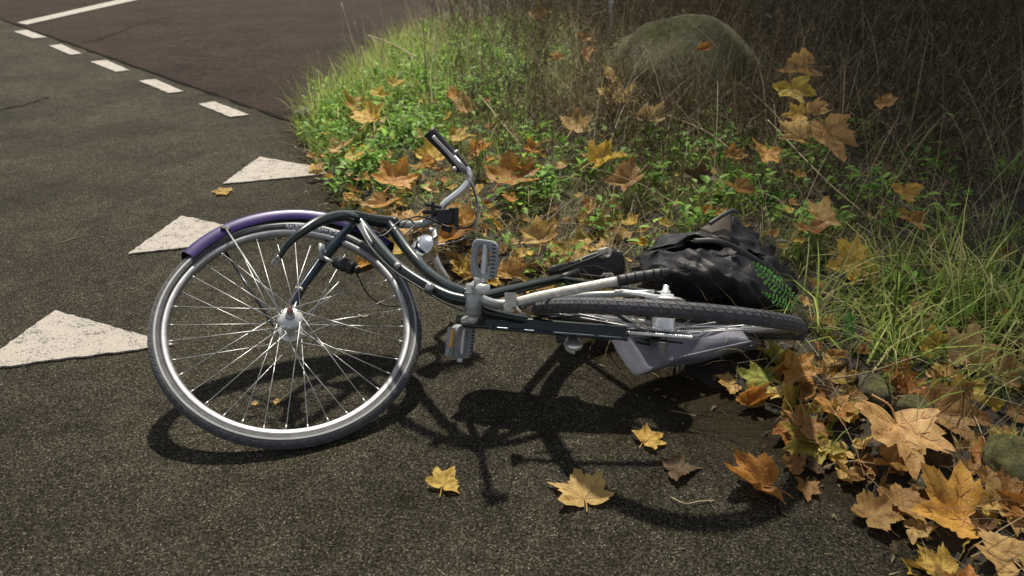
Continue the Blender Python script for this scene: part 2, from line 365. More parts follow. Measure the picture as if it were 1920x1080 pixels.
def TG(px, py, lift=0.0):
    z = 0.0
    for _ in range(12):
        p = G(px, py, z); t = max(tz(p.x, p.y), 0)+lift; z += (t-z)*.6
    return G(px, py, z)

# ------------------------------------------------------------------ the setting
def nonuni(a, b, lo, hi, step):
    out = list(np.arange(a, b+1e-6, step)); k = step; x = a
    while x > lo: k *= 1.6; x -= k; out.insert(0, max(x, lo))
    k = step; x = b
    while x < hi: k *= 1.6; x += k; out.append(min(x, hi))
    return np.array(out)
def grid(name, xs, ys, zf, mat, keep=None, mud=None):
    X, Y = np.meshgrid(xs, ys); Z = zf(X.ravel(), Y.ravel()); V = np.stack([X.ravel(), Y.ravel(), Z], 1)
    nx = len(xs); i, j = np.meshgrid(np.arange(nx-1), np.arange(len(ys)-1)); a = (j*nx+i).ravel()
    F = np.stack([a, a+1, a+1+nx, a+nx], 1)
    if keep is not None:
        k = keep(V[:, 0], V[:, 1]); F = F[k[F].any(1)]
    o = fast(name, V, F, mat, smooth=True)
    if mud is not None:
        at = o.data.attributes.new('mud', 'FLOAT', 'POINT'); at.data.foreach_set('value', mud(V[:, 0], V[:, 1]).astype(np.float32))
    return o
tag(mk('ground', [(-150, -150, -.06), (150, -150, -.06), (150, 150, -.06), (-150, 150, -.06)], [(0, 1, 2, 3)], M['soil'], smooth=False), kind='structure')
def mud_dimming_f(X, Y):
    d = -edge_dist(X, Y); e = .75*np.exp(-np.maximum(d, 0)/.13)
    # darker patch beside the rear wheel: dimmer light at lower right put into the colour
    c = G(1330, 800); e += .45*np.exp(-(((X-c.x)/.45)**2+((Y-c.y)/.22)**2)); return e
xs = nonuni(-2.2, 2.2, -60, 60, .045); ys = nonuni(.7, 5.2, -40, 80, .045)
road = grid('road', xs, ys, lambda X, Y: np.zeros(len(X)), M['asphalt'], mud=mud_dimming_f); tag(road, kind='structure')
# browner asphalt of the carriageway beyond the joint
j0, j1 = G(-60, 14), G(560, 232); jd = (j1-j0).normalized(); A_ = j0-jd*40; B_ = j1+jd*.25
nrm = Vector((-jd.y, jd.x, 0)); nrm = nrm if nrm.y > 0 else -nrm
far = []
steps = 90
for k in range(steps+1):
    q = j0-jd*3+(B_-j0+jd*3)*(k/steps); far.append((q.x, q.y))
sv = [(A_.x, A_.y, .004)]+[(x+nrm.x*.006*math.sin(k*2.1), y+nrm.y*(.006*math.sin(k*2.1)+.004*math.sin(k*5.3)), .004) for k, (x, y) in enumerate(far)]
sv2 = [(x+nrm.x*80, y+nrm.y*80, .004) for x, y, z in sv]; n_ = len(sv)
side = mk('side_road', sv+sv2, [(i, i+1, n_+i+1, n_+i) for i in range(n_-1)], M['asphalt2'], smooth=False); tag(side, kind='structure')
# irregular tar joint between the two asphalts
jv, jf = [], []
for k, (x, y) in enumerate(far):
    wd = .012+.006*math.sin(k*1.7)+.005*math.sin(k*4.3+1)+random.uniform(-.004, .006); o_ = .004*math.sin(k*.9)-.012
    for s in (-1, 1): jv.append((x+nrm.x*(o_+s*wd), y+nrm.y*(o_+s*wd), .0052))
    if k: jf.append((2*k-2, 2*k-1, 2*k+1, 2*k))
mk('tar_joint', jv, jf, M['tar'], side, smooth=False)
def crack(pxs, z, par, w0=.008):
    pts = catmull([G(*p) for p in pxs], 10); V, F = [], []
    for k, p in enumerate(pts):
        t = (pts[min(k+1, len(pts)-1)]-pts[max(k-1, 0)]).normalized(); nn = Vector((-t.y, t.x, 0))
        jit = random.uniform(-1, 1)*w0*1.2; ww = w0*random.uniform(.4, 1.1)
        for s in (-1, 1): V.append((p.x+nn.x*(jit+s*ww), p.y+nn.y*(jit+s*ww), z))
        if k: F.append((2*k-2, 2*k-1, 2*k+1, 2*k))
    mk('crack', V, F, M['tar'], par, smooth=False)
crack([(-20, 212), (18, 203), (50, 196), (90, 183)], .004, road, .01)
crack([(108, 80), (165, 80), (215, 65), (260, 48), (330, 30)], .008, side, .008)
vx = nonuni(-1.6, 4.2, -30, 70, .055); vy = nonuni(.3, 9.5, -40, 78, .055)
verge = grid('verge', vx, vy, terrain, M['soil'], keep=lambda X, Y: edge_dist(X, Y) > -.05); tag(verge, kind='structure')

# painted markings: thin slabs of thermoplastic with slightly ragged edges
def slab(name, pxs, label, cat, group, z=.004, t=.0035, rag=.004):
    c = [G(*p) for p in pxs]; ring = []
    for i in range(len(c)):
        a, b = c[i], c[(i+1) % len(c)]; n = max(2, int((b-a).length/.02)); d = (b-a).normalized(); nn = Vector((-d.y, d.x, 0))
        for k in range(n):
            ring.append(a.lerp(b, k/n)+nn*random.uniform(-1, 1)*rag*(0 if k == 0 else 1))
    n = len(ring); V = [(p.x, p.y, z+t) for p in ring]+[(p.x, p.y, z-.002) for p in ring]
    F = [tuple(range(n))]+[(i, i+n, (i+1) % n+n, (i+1) % n) for i in range(n)]
    return tag(mk(name, V, F, M['paint'], smooth=False), label, cat, group)
g1, g2 = 'painted triangles of the give-way line', 'dashes of the broken edge line'
slab('give_way_triangle', [(-55, 699), (105, 585), (328, 649)], 'large worn white painted triangle at the left edge, left of the front wheel', 'road marking', g1)
slab('give_way_triangle', [(241, 479), (340, 407), (529, 447)], 'white painted triangle partly hidden behind the purple mudguard', 'road marking', g1)
slab('give_way_triangle', [(418, 347), (487, 296), (648, 325)], 'white painted triangle whose tip touches the grass verge', 'road marking', g1)
for q, lab in (([(372, 197), (402, 192), (468, 217), (432, 221)], 'white painted dash nearest to the grass verge, largest of the row'),
               ([(261, 153), (291, 150), (345, 173), (316, 176)], 'second white painted dash counted from the grass verge'),
               ([(170, 117), (200, 114), (243, 133), (217, 136)], 'middle one of the five white painted dashes'),
               ([(92, 87), (115, 84), (154, 102), (132, 104)], 'fourth white painted dash counted from the grass verge'),
               ([(26, 60), (50, 57), (88, 71), (62, 73)], 'farthest white painted dash, just below the long white line')):
    slab('road_dash', q, lab, 'road marking', g2)
slab('road_line', [(33, 44), (50, 48), (262, 0), (520, -56), (480, -57), (235, -2)], 'long continuous white painted line at the top left of the road', 'road marking', None, z=.008)

# ------------------------------------------------------------------ the bicycle
P_raw = P
def P(px, py, d):
    # the rear half of the frame lies a little further back than first measured
    return P_raw(px, py, d+(.075*min(1, max(0, (px-740)/130)) if d < 2.1 and px > 740 else 0))
bike = empty('bicycle', G(900, 700))
tag(bike, 'wrecked dark green step-through bicycle lying on its side across the asphalt and verge', 'bicycle')
R_MAJ, R_MIN = .3265, .0185
def basis_front():
    n = Vector((.2076, -.4737, .8559)).normalized(); v = (Vector((0, 1, 0))-n*n.y).normalized(); return v.cross(n), v, n
def torus_arc_vf(c, u, v, n, prof, a0=0, a1=2*math.pi, seg=96, closed_prof=True):
    """prof: list of (radius, offset along n)"""
    V, F = [], []; m = len(prof); full = abs(a1-a0-2*math.pi) < 1e-6; ns = seg if full else seg+1
    for i in range(ns):
        a = a0+(a1-a0)*i/seg; d = u*math.cos(a)+v*math.sin(a)
        for r, o in prof: V.append(c+d*r+n*o)
    for i in range(seg):
        j = (i+1) % ns
        for k in range(m if closed_prof else m-1):
            F.append((i*m+k, j*m+k, j*m+(k+1) % m, i*m+(k+1) % m))
    return V, F
def wheel(name, c, u, v, n, hubmat, label, spokes=36, phase=0.0, rear=False):
    rim_prof = [(.3005, .0085), (.3015, .0105), (.309, .0118), (.3165, .0122), (.3165, .0105), (.308, .009), (.308, -.009), (.3165, -.0105), (.3165, -.0122), (.309, -.0118), (.3015, -.0105), (.3005, -.0085), (.2975, -.004), (.2975, .004)]
    V, F = torus_arc_vf(c, u, v, n, rim_prof); whl = mk(name, V, F, M['alu'], bike); whl['label'] = label
    tp = [(R_MAJ+R_MIN*math.cos(a), R_MIN*math.sin(a)) for a in np.linspace(math.radians(-152), math.radians(152), 21)]
    tp += [(.309, .009), (.309, -.009)]
    mk('tyre', *torus_arc_vf(c, u, v, n, tp, seg=128), M['rubber'], whl)
    # grey reflex stripe round each sidewall
    for s in (-1, 1):
        pr = [(R_MAJ+(R_MIN+.0006)*math.cos(a), s*(R_MIN+.0006)*math.sin(a)) for a in (math.radians(78), math.radians(86), math.radians(94))]
        mk('reflex_stripe', *torus_arc_vf(c, u, v, n, pr, seg=128, closed_prof=False), M['reflex'], whl)
        pr = [(R_MAJ+(R_MIN+.0005)*math.cos(a), s*(R_MIN+.0005)*math.sin(a)) for a in (math.radians(124), math.radians(128))]
        mk('bead_line', *torus_arc_vf(c, u, v, n, pr, seg=128, closed_prof=False), M['dark'], whl)
    # tread: rows of slanted rubber lugs
    vf = []; nl = 92
    for row, (b0, b1, sk) in enumerate(((6, 28, .5), (33, 60, .65), (-28, -6, -.5), (-60, -33, -.65))):
        V, F = [], []
        for k in range(nl):
            a = 2*math.pi*(k+.5*(row % 2))/nl; da = 2*math.pi/nl*.40
            for lift in (-.0005, .0014):
                for (ba, sa) in ((b0, -1), (b1, -1), (b1, 1), (b0, 1)):
                    bb = math.radians(ba); aa = a+sa*da*(1 if lift < 0 else .86)+sk*da*(1 if ba in (b1,) else -1)
                    rr = R_MIN+lift; d = u*math.cos(aa)+v*math.sin(aa)
                    V.append(c+d*(R_MAJ+rr*math.cos(bb))+n*rr*math.sin(bb))
            o = k*8; F += [(o+4, o+5, o+6, o+7), (o, o+1, o+5, o+4), (o+1, o+2, o+6, o+5), (o+2, o+3, o+7, o+6), (o+3, o, o+4, o+7)]
        vf.append((V, F))
    tr = mk('tread', *join(*vf), M['rubber'], whl, smooth=False); tr['kind'] = 'stuff'
    # hub
    fl, fr = .033, .032 if not rear else .033
    bd = .022 if not rear else .029
    prof = [(-.046, .006), (-.046, .016), (-.037, .019), (-.036, fr), (-fl+.002, fr), (-fl+.003, bd+.003), (-.012, bd), (.012, bd), (fl-.003, bd+.003), (fl-.002, fr), (.036, fr), (.037, .021), (.046, .016), (.046, .006)]
    lathe('hub', c, n, prof, hubmat, whl, 36)
    lathe('axle', c, n, [(-.075, 0), (-.075, .0048), (.07, .0048), (.07, 0)], M['alu'], whl, 14)
    lathe('axle_nut', c, n, [(.046, 0), (.046, .0135), (.052, .0135), (.052, .0095), (.068, .0095), (.070, .008), (.070, 0)], M['alu'], whl, 6)
    lathe('axle_cap', c, n, [(.070, 0), (.070, .0075), (.079, .007), (.082, .005), (.082, 0)], M['copper'], whl, 14)
    lathe('axle_nut', c, n, [(-.046, 0), (-.046, .0115), (-.058, .0115), (-.060, .008), (-.060, 0)], M['alu'], whl, 6)
    # laced spokes, each its own piece with a nipple at the rim
    for i in range(spokes):
        sd = 1 if i % 2 == 0 else -1; k = i//2; h0 = 2*math.pi*k/(spokes/2)+(0 if sd > 0 else math.pi/spokes*2)+phase
        cross = 1 if k % 2 == 0 else -1
        a_r = h0+cross*math.radians(-64)+ (0 if cross > 0 else 0); a_h = h0
        # rim holes evenly spaced
        a_r = 2*math.pi*i/spokes+phase
        a_h = a_r+cross*math.radians(66)
        p0 = c+(u*math.cos(a_h)+v*math.sin(a_h))*(fr-.004)+n*sd*(fl+.002+(.002 if cross > 0 else -.001))
        p1 = c+(u*math.cos(a_r)+v*math.sin(a_r))*.299+n*sd*.003
        pn = p1+(p0-p1).normalized()*.013
        V, F = join(tube_vf([p0, pn], .00115, 6), tube_vf([pn, p1], .0021, 6))
        mk('spoke', V, F, M['spoke'], whl)
    return whl
fu, fv, fn = basis_front(); FC = Vector((-.5844, 1.7858, .1874))
fw = wheel('front_wheel', FC, fu, fv, fn, M['hub'], 'front wheel facing the camera, knocked out of its fork', phase=.06)
# valve
a = math.radians(86); d = fu*math.cos(a)+fv*math.sin(a)
mk('valve', *join(tube_vf([FC+d*.298, FC+d*.276], .0028, 8), tube_vf([FC+d*.276, FC+d*.264], .0022, 8)), M['dark'], fw)
# lettering on the sidewall, bent round the tyre
def lettering(txt, size, a_mid, r_mid, c, u, v, n, parent):
    cu = bpy.data.curves.new('txt', 'FONT'); cu.body = txt; cu.size = size; cu.align_x = 'CENTER'; cu.align_y = 'CENTER'; cu.offset = size*.022
    ob = bpy.data.objects.new('txt', cu); col.objects.link(ob)
    bpy.context.view_layer.update()
    me = bpy.data.meshes.new_from_object(ob.evaluated_get(bpy.context.evaluated_depsgraph_get()))
    vs = [vv.co.copy() for vv in me.vertices]; fs = [tuple(p.vertices) for p in me.polygons]
    bpy.data.objects.remove(ob)
    out = []
    for q in vs:
        a = a_mid-q.x/r_mid; r = r_mid+q.y; off = math.sqrt(max(0, R_MIN**2-(r-R_MAJ)**2))+.0008
        out.append(c+(u*math.cos(a)+v*math.sin(a))*r+n*off)
    mk('lettering', out, fs, M['post'], parent, smooth=False)
lettering('RALSON \u2022 URBAN STAR \u2022', .0145, math.radians(93), R_MAJ-.0088, FC, fu, fv, fn, fw)

# front mudguard: purple half-pipe sprung away from the wheel
MG = FC+fu*.012+fv*.020-fn*.012
def halfpipe(c, u, v, n, R, rad, depth, a0, a1, seg=48, th=.0016):
    outer = [(R-depth, -rad)]+[(R+rad*.55*math.sin(t), -rad*math.cos(t)) for t in np.linspace(0, math.pi, 11)]+[(R-depth, rad)]
    inner = [(r-th, o*(1-th/rad)) for r, o in outer[::-1]]
    return torus_arc_vf(c, u, v, n, outer+inner, a0, a1, seg), len(outer)
(Vm, Fm), no_ = halfpipe(MG, fu, fv, fn, .352, .036, .028, math.radians(58), math.radians(160))
mip = [0 if (k % (2*no_)) < no_-1 else 1 for k in range(len(Fm))]
mgd = mk('mudguard', Vm, Fm, [M['purple'], M['black']], bike, mi=mip); mgd['label'] = 'purple front mudguard bent away from its wheel'
# rubber flap end and its stay bracket
pe = [MG+(fu*math.cos(a)+fv*math.sin(a))*.352 for a in np.radians([158, 161, 164])]
tube('flap', pe, [.024, .024, .014], M['black'], mgd, flat=.4)
ca = math.radians(139); cp = MG+(fu*math.cos(ca)+fv*math.sin(ca))*.343+fn*.033
bevel(mk('stay_clip', *box_vf(cp, fu, fv, fn, .026, .012, .018), M['black'], mgd, smooth=False), .002)
tube('stay', [cp+fn*.006, P(527, 588, 1.965)], .0024, M['lug'], mgd, 8)
cp2 = MG+(fu*math.cos(ca+.06)+fv*math.sin(ca+.06))*.335-fn*.03
tube('stay', [cp2, P(512, 610, 2.05)], .0036, M['frame_blue'], mgd, 8)

# fork: crown, free blade in front of the wheel, the other blade beneath it
crown = P(664, 407, 2.19)
fk = tube('fork', [P(640, 404, 2.17), P(664, 407, 2.19), P(690, 411, 2.21)], [.015, .019, .017], M['frame'], bike, 14)
tube('fork_blade', [P(668, 410, 2.19), P(640, 405, 2.13), P(600, 415, 2.06), P(566, 435, 2.01), P(540, 458, 1.985), P(524, 482, 1.975)], [.0155, .0155, .0145, .012, .0085, .0065], M['frame'], fk, 14)
dq = [P(522, 484, 1.972), P(513, 489, 1.972), P(510, 496, 1.972)]
mk('dropout', *join(tube_vf([P(525, 481, 1.973), P(519, 488, 1.972)], [.008, .010], 10, flat=.35), tube_vf(catmull(dq, 4), .0035, 8), tube_vf(catmull([P(519, 487, 1.972), P(519, 494, 1.972), P(515, 498, 1.972)], 4), .0032, 8)), M['lug'], fk)
tube('fork_blade', [P(676, 412, 2.24), P(655, 430, 2.24), P(625, 462, 2.21), P(590, 505, 2.17), P(566, 540, 2.135), P(552, 570, 2.11)], [.0155, .0165, .0165, .015, .0125, .0095], M['frame_blue'], fk, 14)
mk('dropout', *join(tube_vf([P(556, 560, 2.12), P(549, 582, 2.095), P(543, 600, 2.08)], [.009, .011, .009], 10, flat=.4)), M['lug'], fk)
lathe('blade_ring', P(562, 544, 2.132), P(552, 570, 2.11)-P(566, 540, 2.135), [(-.004, .011), (-.004, .0145), (.004, .0145), (.004, .011)], M['stand'], fk, 18)
# bottle dynamo on its clamp
dn0, dn1 = P(618, 486, 2.165), P(662, 503, 2.14); dax = (dn1-dn0).normalized()
dy = lathe('dynamo', dn0.lerp(dn1, .55), dax, [(-.034, 0), (-.034, .008), (-.022, .009), (-.021, .018), (.004, .0195), (.012, .0195), (.014, .0165), (.022, .0165), (.023, .0195), (.036, .0185), (.040, .014), (.040, 0)], M['black'], bike, 28)
mk('dynamo_bracket', *join(box_vf(P(603, 472, 2.16), dax, UP, FWD, .012, .045, .03), tube_vf([P(600, 480, 2.17), P(624, 492, 2.15)], .006, 8)), M['lug'], dy)
lathe('roller', dn0.lerp(dn1, .55), dax, [(.042, 0), (.042, .010), (.056, .010), (.056, 0)], M['dark'], dy, 18)
tube('dynamo_wire', [P(664, 506, 2.15), P(672, 520, 2.2), P(690, 552, 2.25), P(718, 572, 2.25), P(748, 574, 2.2)], .0022, M['black'], bike, 6)

# frame: two swooping tubes, head tube, bottom bracket
tube('head_tube', [P(672, 409, 2.20), P(700, 413, 2.225), P(733, 418, 2.25)], [.0185, .0175, .019], M['frame'], bike, 18)
BB = P(888, 560, 1.84)
tube('down_tube', [P(672, 412, 2.2), P(690, 436, 2.16), P(717, 469, 2.09), P(745, 498, 2.02), P(777, 522, 1.96), P(812, 542, 1.91), P(845, 557, 1.87), P(880, 565, 1.845)], [.0155, .0155, .015, .015, .015, .0155, .016, .017], M['frame'], bike, 16)
tube('top_tube', [P(727, 417, 2.245), P(741, 436, 2.22), P(764, 468, 2.15), P(788, 496, 2.07), P(812, 518, 1.99), P(842, 538, 1.91), P(878, 552, 1.85)], [.0155, .016, .0155, .0155, .0155, .016, .017], M['frame'], bike, 16)
mk('torn_bracket', *join(tube_vf(catmull([P(676, 420, 2.17), P(684, 437, 2.13), P(698, 457, 2.10)], 5), [.010, .007, .003], 8, flat=.3), tube_vf([P(742, 497, 2.0), P(750, 500, 1.99)], .0085, 10)), M['lug'], bike)
bsh = mk('bottom_bracket', *join(lathe_vf(BB, UP*.999+RIGHT*.04, [(-.042, 0), (-.042, .017), (-.038, .0215), (.034, .0215), (.038, .018), (.038, 0)], 28), lathe_vf(BB, UP, [(.012, .0215), (.012, .0235), (.016, .0235), (.016, .0215)], 28)), M['lug'], bike)
mk('tube_clamp', *join(tube_vf([P(800, 537, 1.895), P(812, 543, 1.885)], .012, 10), box_vf(P(806, 536, 1.885), RIGHT, UP, FWD, .012, .010, .010)), M['alu'], bike)
tube('brake_cable', [P(668, 420, 2.15), P(700, 470, 2.08), P(740, 509, 1.98), P(790, 541, 1.9), P(830, 566, 1.855), P(868, 583, 1.83)], .0026, M['black'], bike, 6)
tube('brake_cable', [P(872, 580, 1.83), P(905, 592, 1.85), P(980, 596, 1.9), P(1100, 592, 1.95)], .0026, M['black'], bike, 6)

# ---- rear triangle in the frame's own axes
RC = P_raw(1245, 597, 2.01); vd = (RC-CAM).normalized()
Fx = (-RIGHT+UP*.070).normalized(); Fx = (Fx-vd*Fx.dot(vd)).normalized(); L0 = Fx.cross(vd); L0 = L0 if L0.dot(UP) > 0 else -L0
tl = math.radians(3.6); Dn = (-vd*math.cos(tl)+L0*math.sin(tl)).normalized(); Lf = Dn.cross(Fx); Lf = Lf if Lf.dot(UP) > 0 else -Lf
def B(f, l, dn): return RC+Fx*f+Lf*l+Dn*dn
rw = wheel('rear_wheel', RC, -Fx, Dn, Lf, M['chrome'], 'rear wheel seen edge-on with its tread towards the camera', phase=.1, rear=True)
(Vm, Fm), no_ = halfpipe(RC, -Fx, -Dn, Lf, .355, .029, .022, math.radians(9), math.radians(150))
rmg = mk('rear_mudguard', Vm, Fm, M['guard'], bike)
# chain stays, seat stays, seat tube
tube('chain_stay', [BB+UP*.006, P(930, 570, 1.85), P(985, 566, 1.87), B(.20, .045, .02), B(.03, .066, 0)], [.013, .0125, .0115, .010, .008], M['lug'], bike, 12)
tube('chain_stay', [BB-UP*.02, P(930, 590, 1.87), B(.22, -.045, .02), B(.03, -.066, 0)], [.012, .012, .010, .008], M['frame'], bike, 12)
SC = P(1052, 522, 2.33)
tube('seat_tube', [BB, BB.lerp(SC, .5), SC], .0145, M['frame'], bike, 14)
for s in (.062, -.062): tube('seat_stay', [B(.0, s, 0), B(.0, s, 0).lerp(SC, .6), SC], .0075, M['frame'], bike, 10)
# chain case: flat dark green box, rounded at the front
def chaincase():
    prof = []
    for a in np.linspace(math.radians(-95), math.radians(95), 20): prof.append((.455+.088*math.cos(a), .045+.072*math.sin(a)))
    prof += [(.30, .102), (.09, .072), (.085, -.01), (.30, -.025)]
    V, F = [], []; n = len(prof); lay = [(-.036, .93), (-.034, 1.0), (-.062, 1.0), (-.066, .94)]
    cf, cd = .33, .03
    for l, s in ((-.030, .95), (-.033, 1.0), (-.062, 1.0), (-.066, .95)):
        for f, d in prof: V.append(B(cf+(f-cf)*(s if s == 1 else .985), l, cd+(d-cd)*s))
    for i in range(3):
        for k in range(n): F.append((i*n+k, i*n+(k+1) % n, (i+1)*n+(k+1) % n, (i+1)*n+k))
    F += [tuple(range(n))[::-1], tuple(3*n+k for k in range(n))]
    return V, F
cc = mk('chain_case', *chaincase(), M['frame'], bike, smooth=False); bevel(cc, .003, 2)
tube('trim_bead', [B(.44, -.062, .117), B(.30, -.063, .104), B(.20, -.063, .089), B(.088, -.063, .074)], .0042, M['frame_blue'], cc, 8)
tube('seam', [B(.472, -.028, .105), B(.466, -.045, .119), B(.46, -.066, .117)], .0022, M['black'], cc, 6)
# bare chain on the rear sprocket
vf = []
for k in range(26):
    t = k/25; a = math.radians(-70+140*t) if False else None
    f = .085-.155*t; dn = .040+.006*math.sin(t*math.pi)
    vf.append(lathe_vf(B(f, -.046, dn), Lf, [(-.0045, 0), (-.0045, .0042), (.0045, .0042), (.0045, 0)], 8))
ch = mk('chain', *join(*vf), M['chrome'], bike); ch['kind'] = 'stuff'
lathe('sprocket', B(0, -.046, 0), Lf, [(-.0015, .01), (-.0015, .038), (.0015, .038), (.0015, .01)], M['dark'], bike, 40)
lathe('axle_nut', B(0, -.062, 0)+Dn*.005, -Lf, [(0, .017), (.003, .017), (.003, .0125), (.016, .0125), (.016, .008), (.03, .008), (.03, 0)], M['chrome'], bike, 6)
bevel(mk('axle_plate', *box_vf(B(-.01, -.060, .012), Fx, Dn, Lf, .085, .03, .005), M['dark'], bike, smooth=False), .002)
# left side: axle nut, brake arm and cable end
lathe('axle_nut', B(0, .060, .01), Lf, [(0, .014), (.012, .0125), (.013, .008), (.026, .007), (.026, 0)], M['chrome'], bike, 6)
tube('brake_arm', [B(-.02, .055, .02), B(.02, .050, .045), B(.07, .056, .05), B(.13, .060, .03)], [.009, .0075, .0065, .005], M['chrome'], bike, 10, flat=.5)
lathe('drum_plate', B(0, .045, 0), Lf, [(0, .01), (0, .052), (.004, .052), (.010, .040), (.010, .012)], M['alu'], bike, 40)
lathe('cable_adjuster', B(.085, .060, .035), Fx, [(0, 0), (0, .006), (.03, .006), (.032, .003), (.04, .003)], M['stand'], bike, 12)

# kickstand: clamp, pale leg, black rubber sleeve
K = [P(968, 566, 1.80), P(1010, 556, 1.795), P(1085, 541, 1.79), P(1162, 526, 1.79)]
ks = tube('kickstand', K, [.011, .0125, .0125, .012], M['stand'], bike, 12, flat=.62)
mk('clamp', *join(box_vf(P(957, 562, 1.80), RIGHT, UP, FWD, .028, .034, .03), box_vf(P(953, 578, 1.795), RIGHT, UP, FWD, .022, .016, .024), tube_vf([P(953, 578, 1.79), P(953, 578, 1.775)], .0085, 6), tube_vf(catmull([P(965, 572, 1.79), P(975, 585, 1.79), P(984, 590, 1.80)], 5), .004, 6)), M['stand'], ks, smooth=False)
slv = catmull([P(1158, 527, 1.789), P(1200, 519, 1.79), P(1240, 512, 1.792), P(1257, 507, 1.794)], 5)
Vs, Fs_ = tube_vf(slv, [.0145, .0145, .013, .006], 14, flat=.7)
mk('rubber_sleeve', Vs, Fs_, M['grip'], ks)
for k in range(5):
    q = slv[2+k*2]; mk('sleeve_rib', *lathe_vf(q, slv[3]-slv[2], [(-.0015, .009), (-.0015, .0155), (.0015, .0155), (.0015, .009)], 14), M['grip'], ks)
tube('spring', [P(985, 560, 1.82), P(1060, 548, 1.83)], .004, M['dark'], ks, 8)

# pedals: rounded plate with an oval hole, spindle and studs
def pedal(c, ux, uy, sx, sy, th, name, studs=True):
    """ux across, uy along the spindle; plate faces ux x uy"""
    ux, uy = Vector(ux).normalized(), Vector(uy).normalized(); nz_ = ux.cross(uy).normalized(); n = 48
    out, inn = [], []
    for k in range(n):
        a = 2*math.pi*k/n; ca, sa = math.cos(a), math.sin(a)
        f = (abs(ca)**5+abs(sa)**5)**(-1/5)
        out.append((f*ca*sx/2, f*sa*sy/2)); inn.append((ca*sx*.30-sx*.03, sa*sy*.40))
    V, F = [], []
    rings = [(out, .96, -th/2), (out, 1, -th/2+.002), (out, 1, th/2-.002), (out, .96, th/2), (inn, 1, th/2), (inn, .97, th/2-.002), (inn, .97, -th/2)]
    for r, s, z in rings:
        for x, y in r: V.append(c+ux*x*s+uy*y*s+nz_*z)
    m = len(rings)
    for i in range(m):
        for k in range(n): F.append((i*n+k, i*n+(k+1) % n, ((i+1) % m)*n+(k+1) % n, ((i+1) % m)*n+k))
    pd = mk(name, V, F, M['pedal'], bike); bevel(pd, .0012, 1)
    tube('spindle', [c-uy*sy*.62, c-uy*sy*.3, c+uy*sy*.46], [.0075, .0085, .0075], M['hub'], pd, 14)
    # tread strips on both cheeks with studs
    vf = []
    for ix in range(3):
        for iy in range(9):
            x, y = sx*(.33+.055*ix), sy*(-.4+.1*iy)
            if (x/(sx*.30)) < 1 and abs(y) < sy*.3: continue
            for s2 in (-1, 1): vf.append(lathe_vf(c+ux*x+uy*y+nz_*s2*th/2, nz_*s2, [(0, .0026), (.0012, .002), (.0012, 0)], 6))
    sd = mk('studs', *join(*vf), M['pedal_dark'], pd); sd['kind'] = 'stuff'
    return pd, nz_
pu = (P(908, 448, 1.7)-P(903, 522, 1.7)).normalized(); pr_ = (P(937, 490, 1.69)-P(882, 482, 1.71)).normalized()
pdl, nzp = pedal(P(909, 486, 1.70), pr_, pu, .062, .089, .020, 'pedal')
crk = mk('crank', *join(tube_vf([BB+UP*.035, P(895, 535, 1.77), P(905, 546, 1.69)], [.012, .011, .012], 12, flat=.7), lathe_vf(P(906, 543, 1.68), UP, [(-.011, 0), (-.011, .014), (-.009, .0155), (.010, .0155), (.012, .013), (.012, 0)], 24), lathe_vf(P(898, 528, 1.75), UP, [(-.02, 0), (-.02, .013), (.022, .011), (.022, 0)], 16)), M['hub'], bike)
pu2 = (P(866, 612, 1.95)-P(860, 668, 1.95)).normalized(); pr2 = (P(893, 640, 1.98)-P(838, 640, 1.92)).normalized()
pd2, nzp2 = pedal(P(866, 640, 1.95), pr2, pu2, .068, .088, .024, 'pedal')
e0 = P(866, 640, 1.95)-pr2*.0335
bevel(mk('pedal_reflector', *box_vf(P(846, 634, 1.915), pr2, pu2, nzp2, .009, .046, .010), M['amber'], pd2, smooth=False), .002)
bevel(mk('reflector_holder', *box_vf(P(844, 641, 1.922), pr2, pu2, nzp2, .018, .076, .014), M['pedal'], pd2, smooth=False), .003)
tube('crank', [BB-UP*.05, P(872, 600, 1.93), P(868, 606, 2.0)], [.012, .010, .011], M['hub'], bike, 10)

# stem, handlebar, grip, brake lever, lamp and bracket
HC = P(826, 404, 2.35)
st_ = tube('stem', [P(733, 418, 2.25), P(756, 421, 2.28), P(785, 421, 2.32), P(806, 414, 2.34), HC], [.0125, .0115, .0115, .012, .014], M['lug'], bike, 14)
lathe('headset', P(738, 419, 2.255), P(756, 421, 2.28)-P(733, 418, 2.25), [(-.012, .012), (-.012, .019), (0, .021), (.008, .019), (.012, .014)], M['dark'], st_, 24)
hb = tube('handlebar', [P(846, 548, 2.44), P(836, 522, 2.42), P(822, 498, 2.40), P(813, 470, 2.385), P(816, 440, 2.37), P(825, 408, 2.35), P(831, 386, 2.345), P(848, 371, 2.335), P(868, 355, 2.325), P(880, 338, 2.315), P(878, 324, 2.305), P(868, 311, 2.30), P(806, 250, 2.27)], .0112, M['chrome'], bike, 16, 7)
gp = [P(870, 317, 2.302), P(855, 300, 2.295), P(830, 274, 2.283), P(804, 246, 2.269)]
tube('grip', gp, [.018, .0195, .018, .021], M['grip'], hb, 16)
lv = catmull([P(872, 322, 2.278), P(860, 308, 2.262), P(840, 286, 2.255), P(820, 265, 2.25), P(812, 256, 2.25)], 6)
mk('brake_lever', *join(tube_vf(lv, [.0095, .0085, .0065, .006, .0065], 12, flat=.6), box_vf(P(864, 310, 2.272), P(870, 317, 2.3)-P(804, 246, 2.269), UP, FWD, .05, .022, .022), lathe_vf(P(849, 288, 2.28), UP*.4+RIGHT, [(0, 0), (0, .006), (.018, .006), (.018, 0)], 10)), M['alu'], hb)
lathe('lever_bolt', P(856, 316, 2.27), -RIGHT, [(0, 0), (0, .006), (.012, .005), (.012, 0)], M['chrome'], hb, 10)
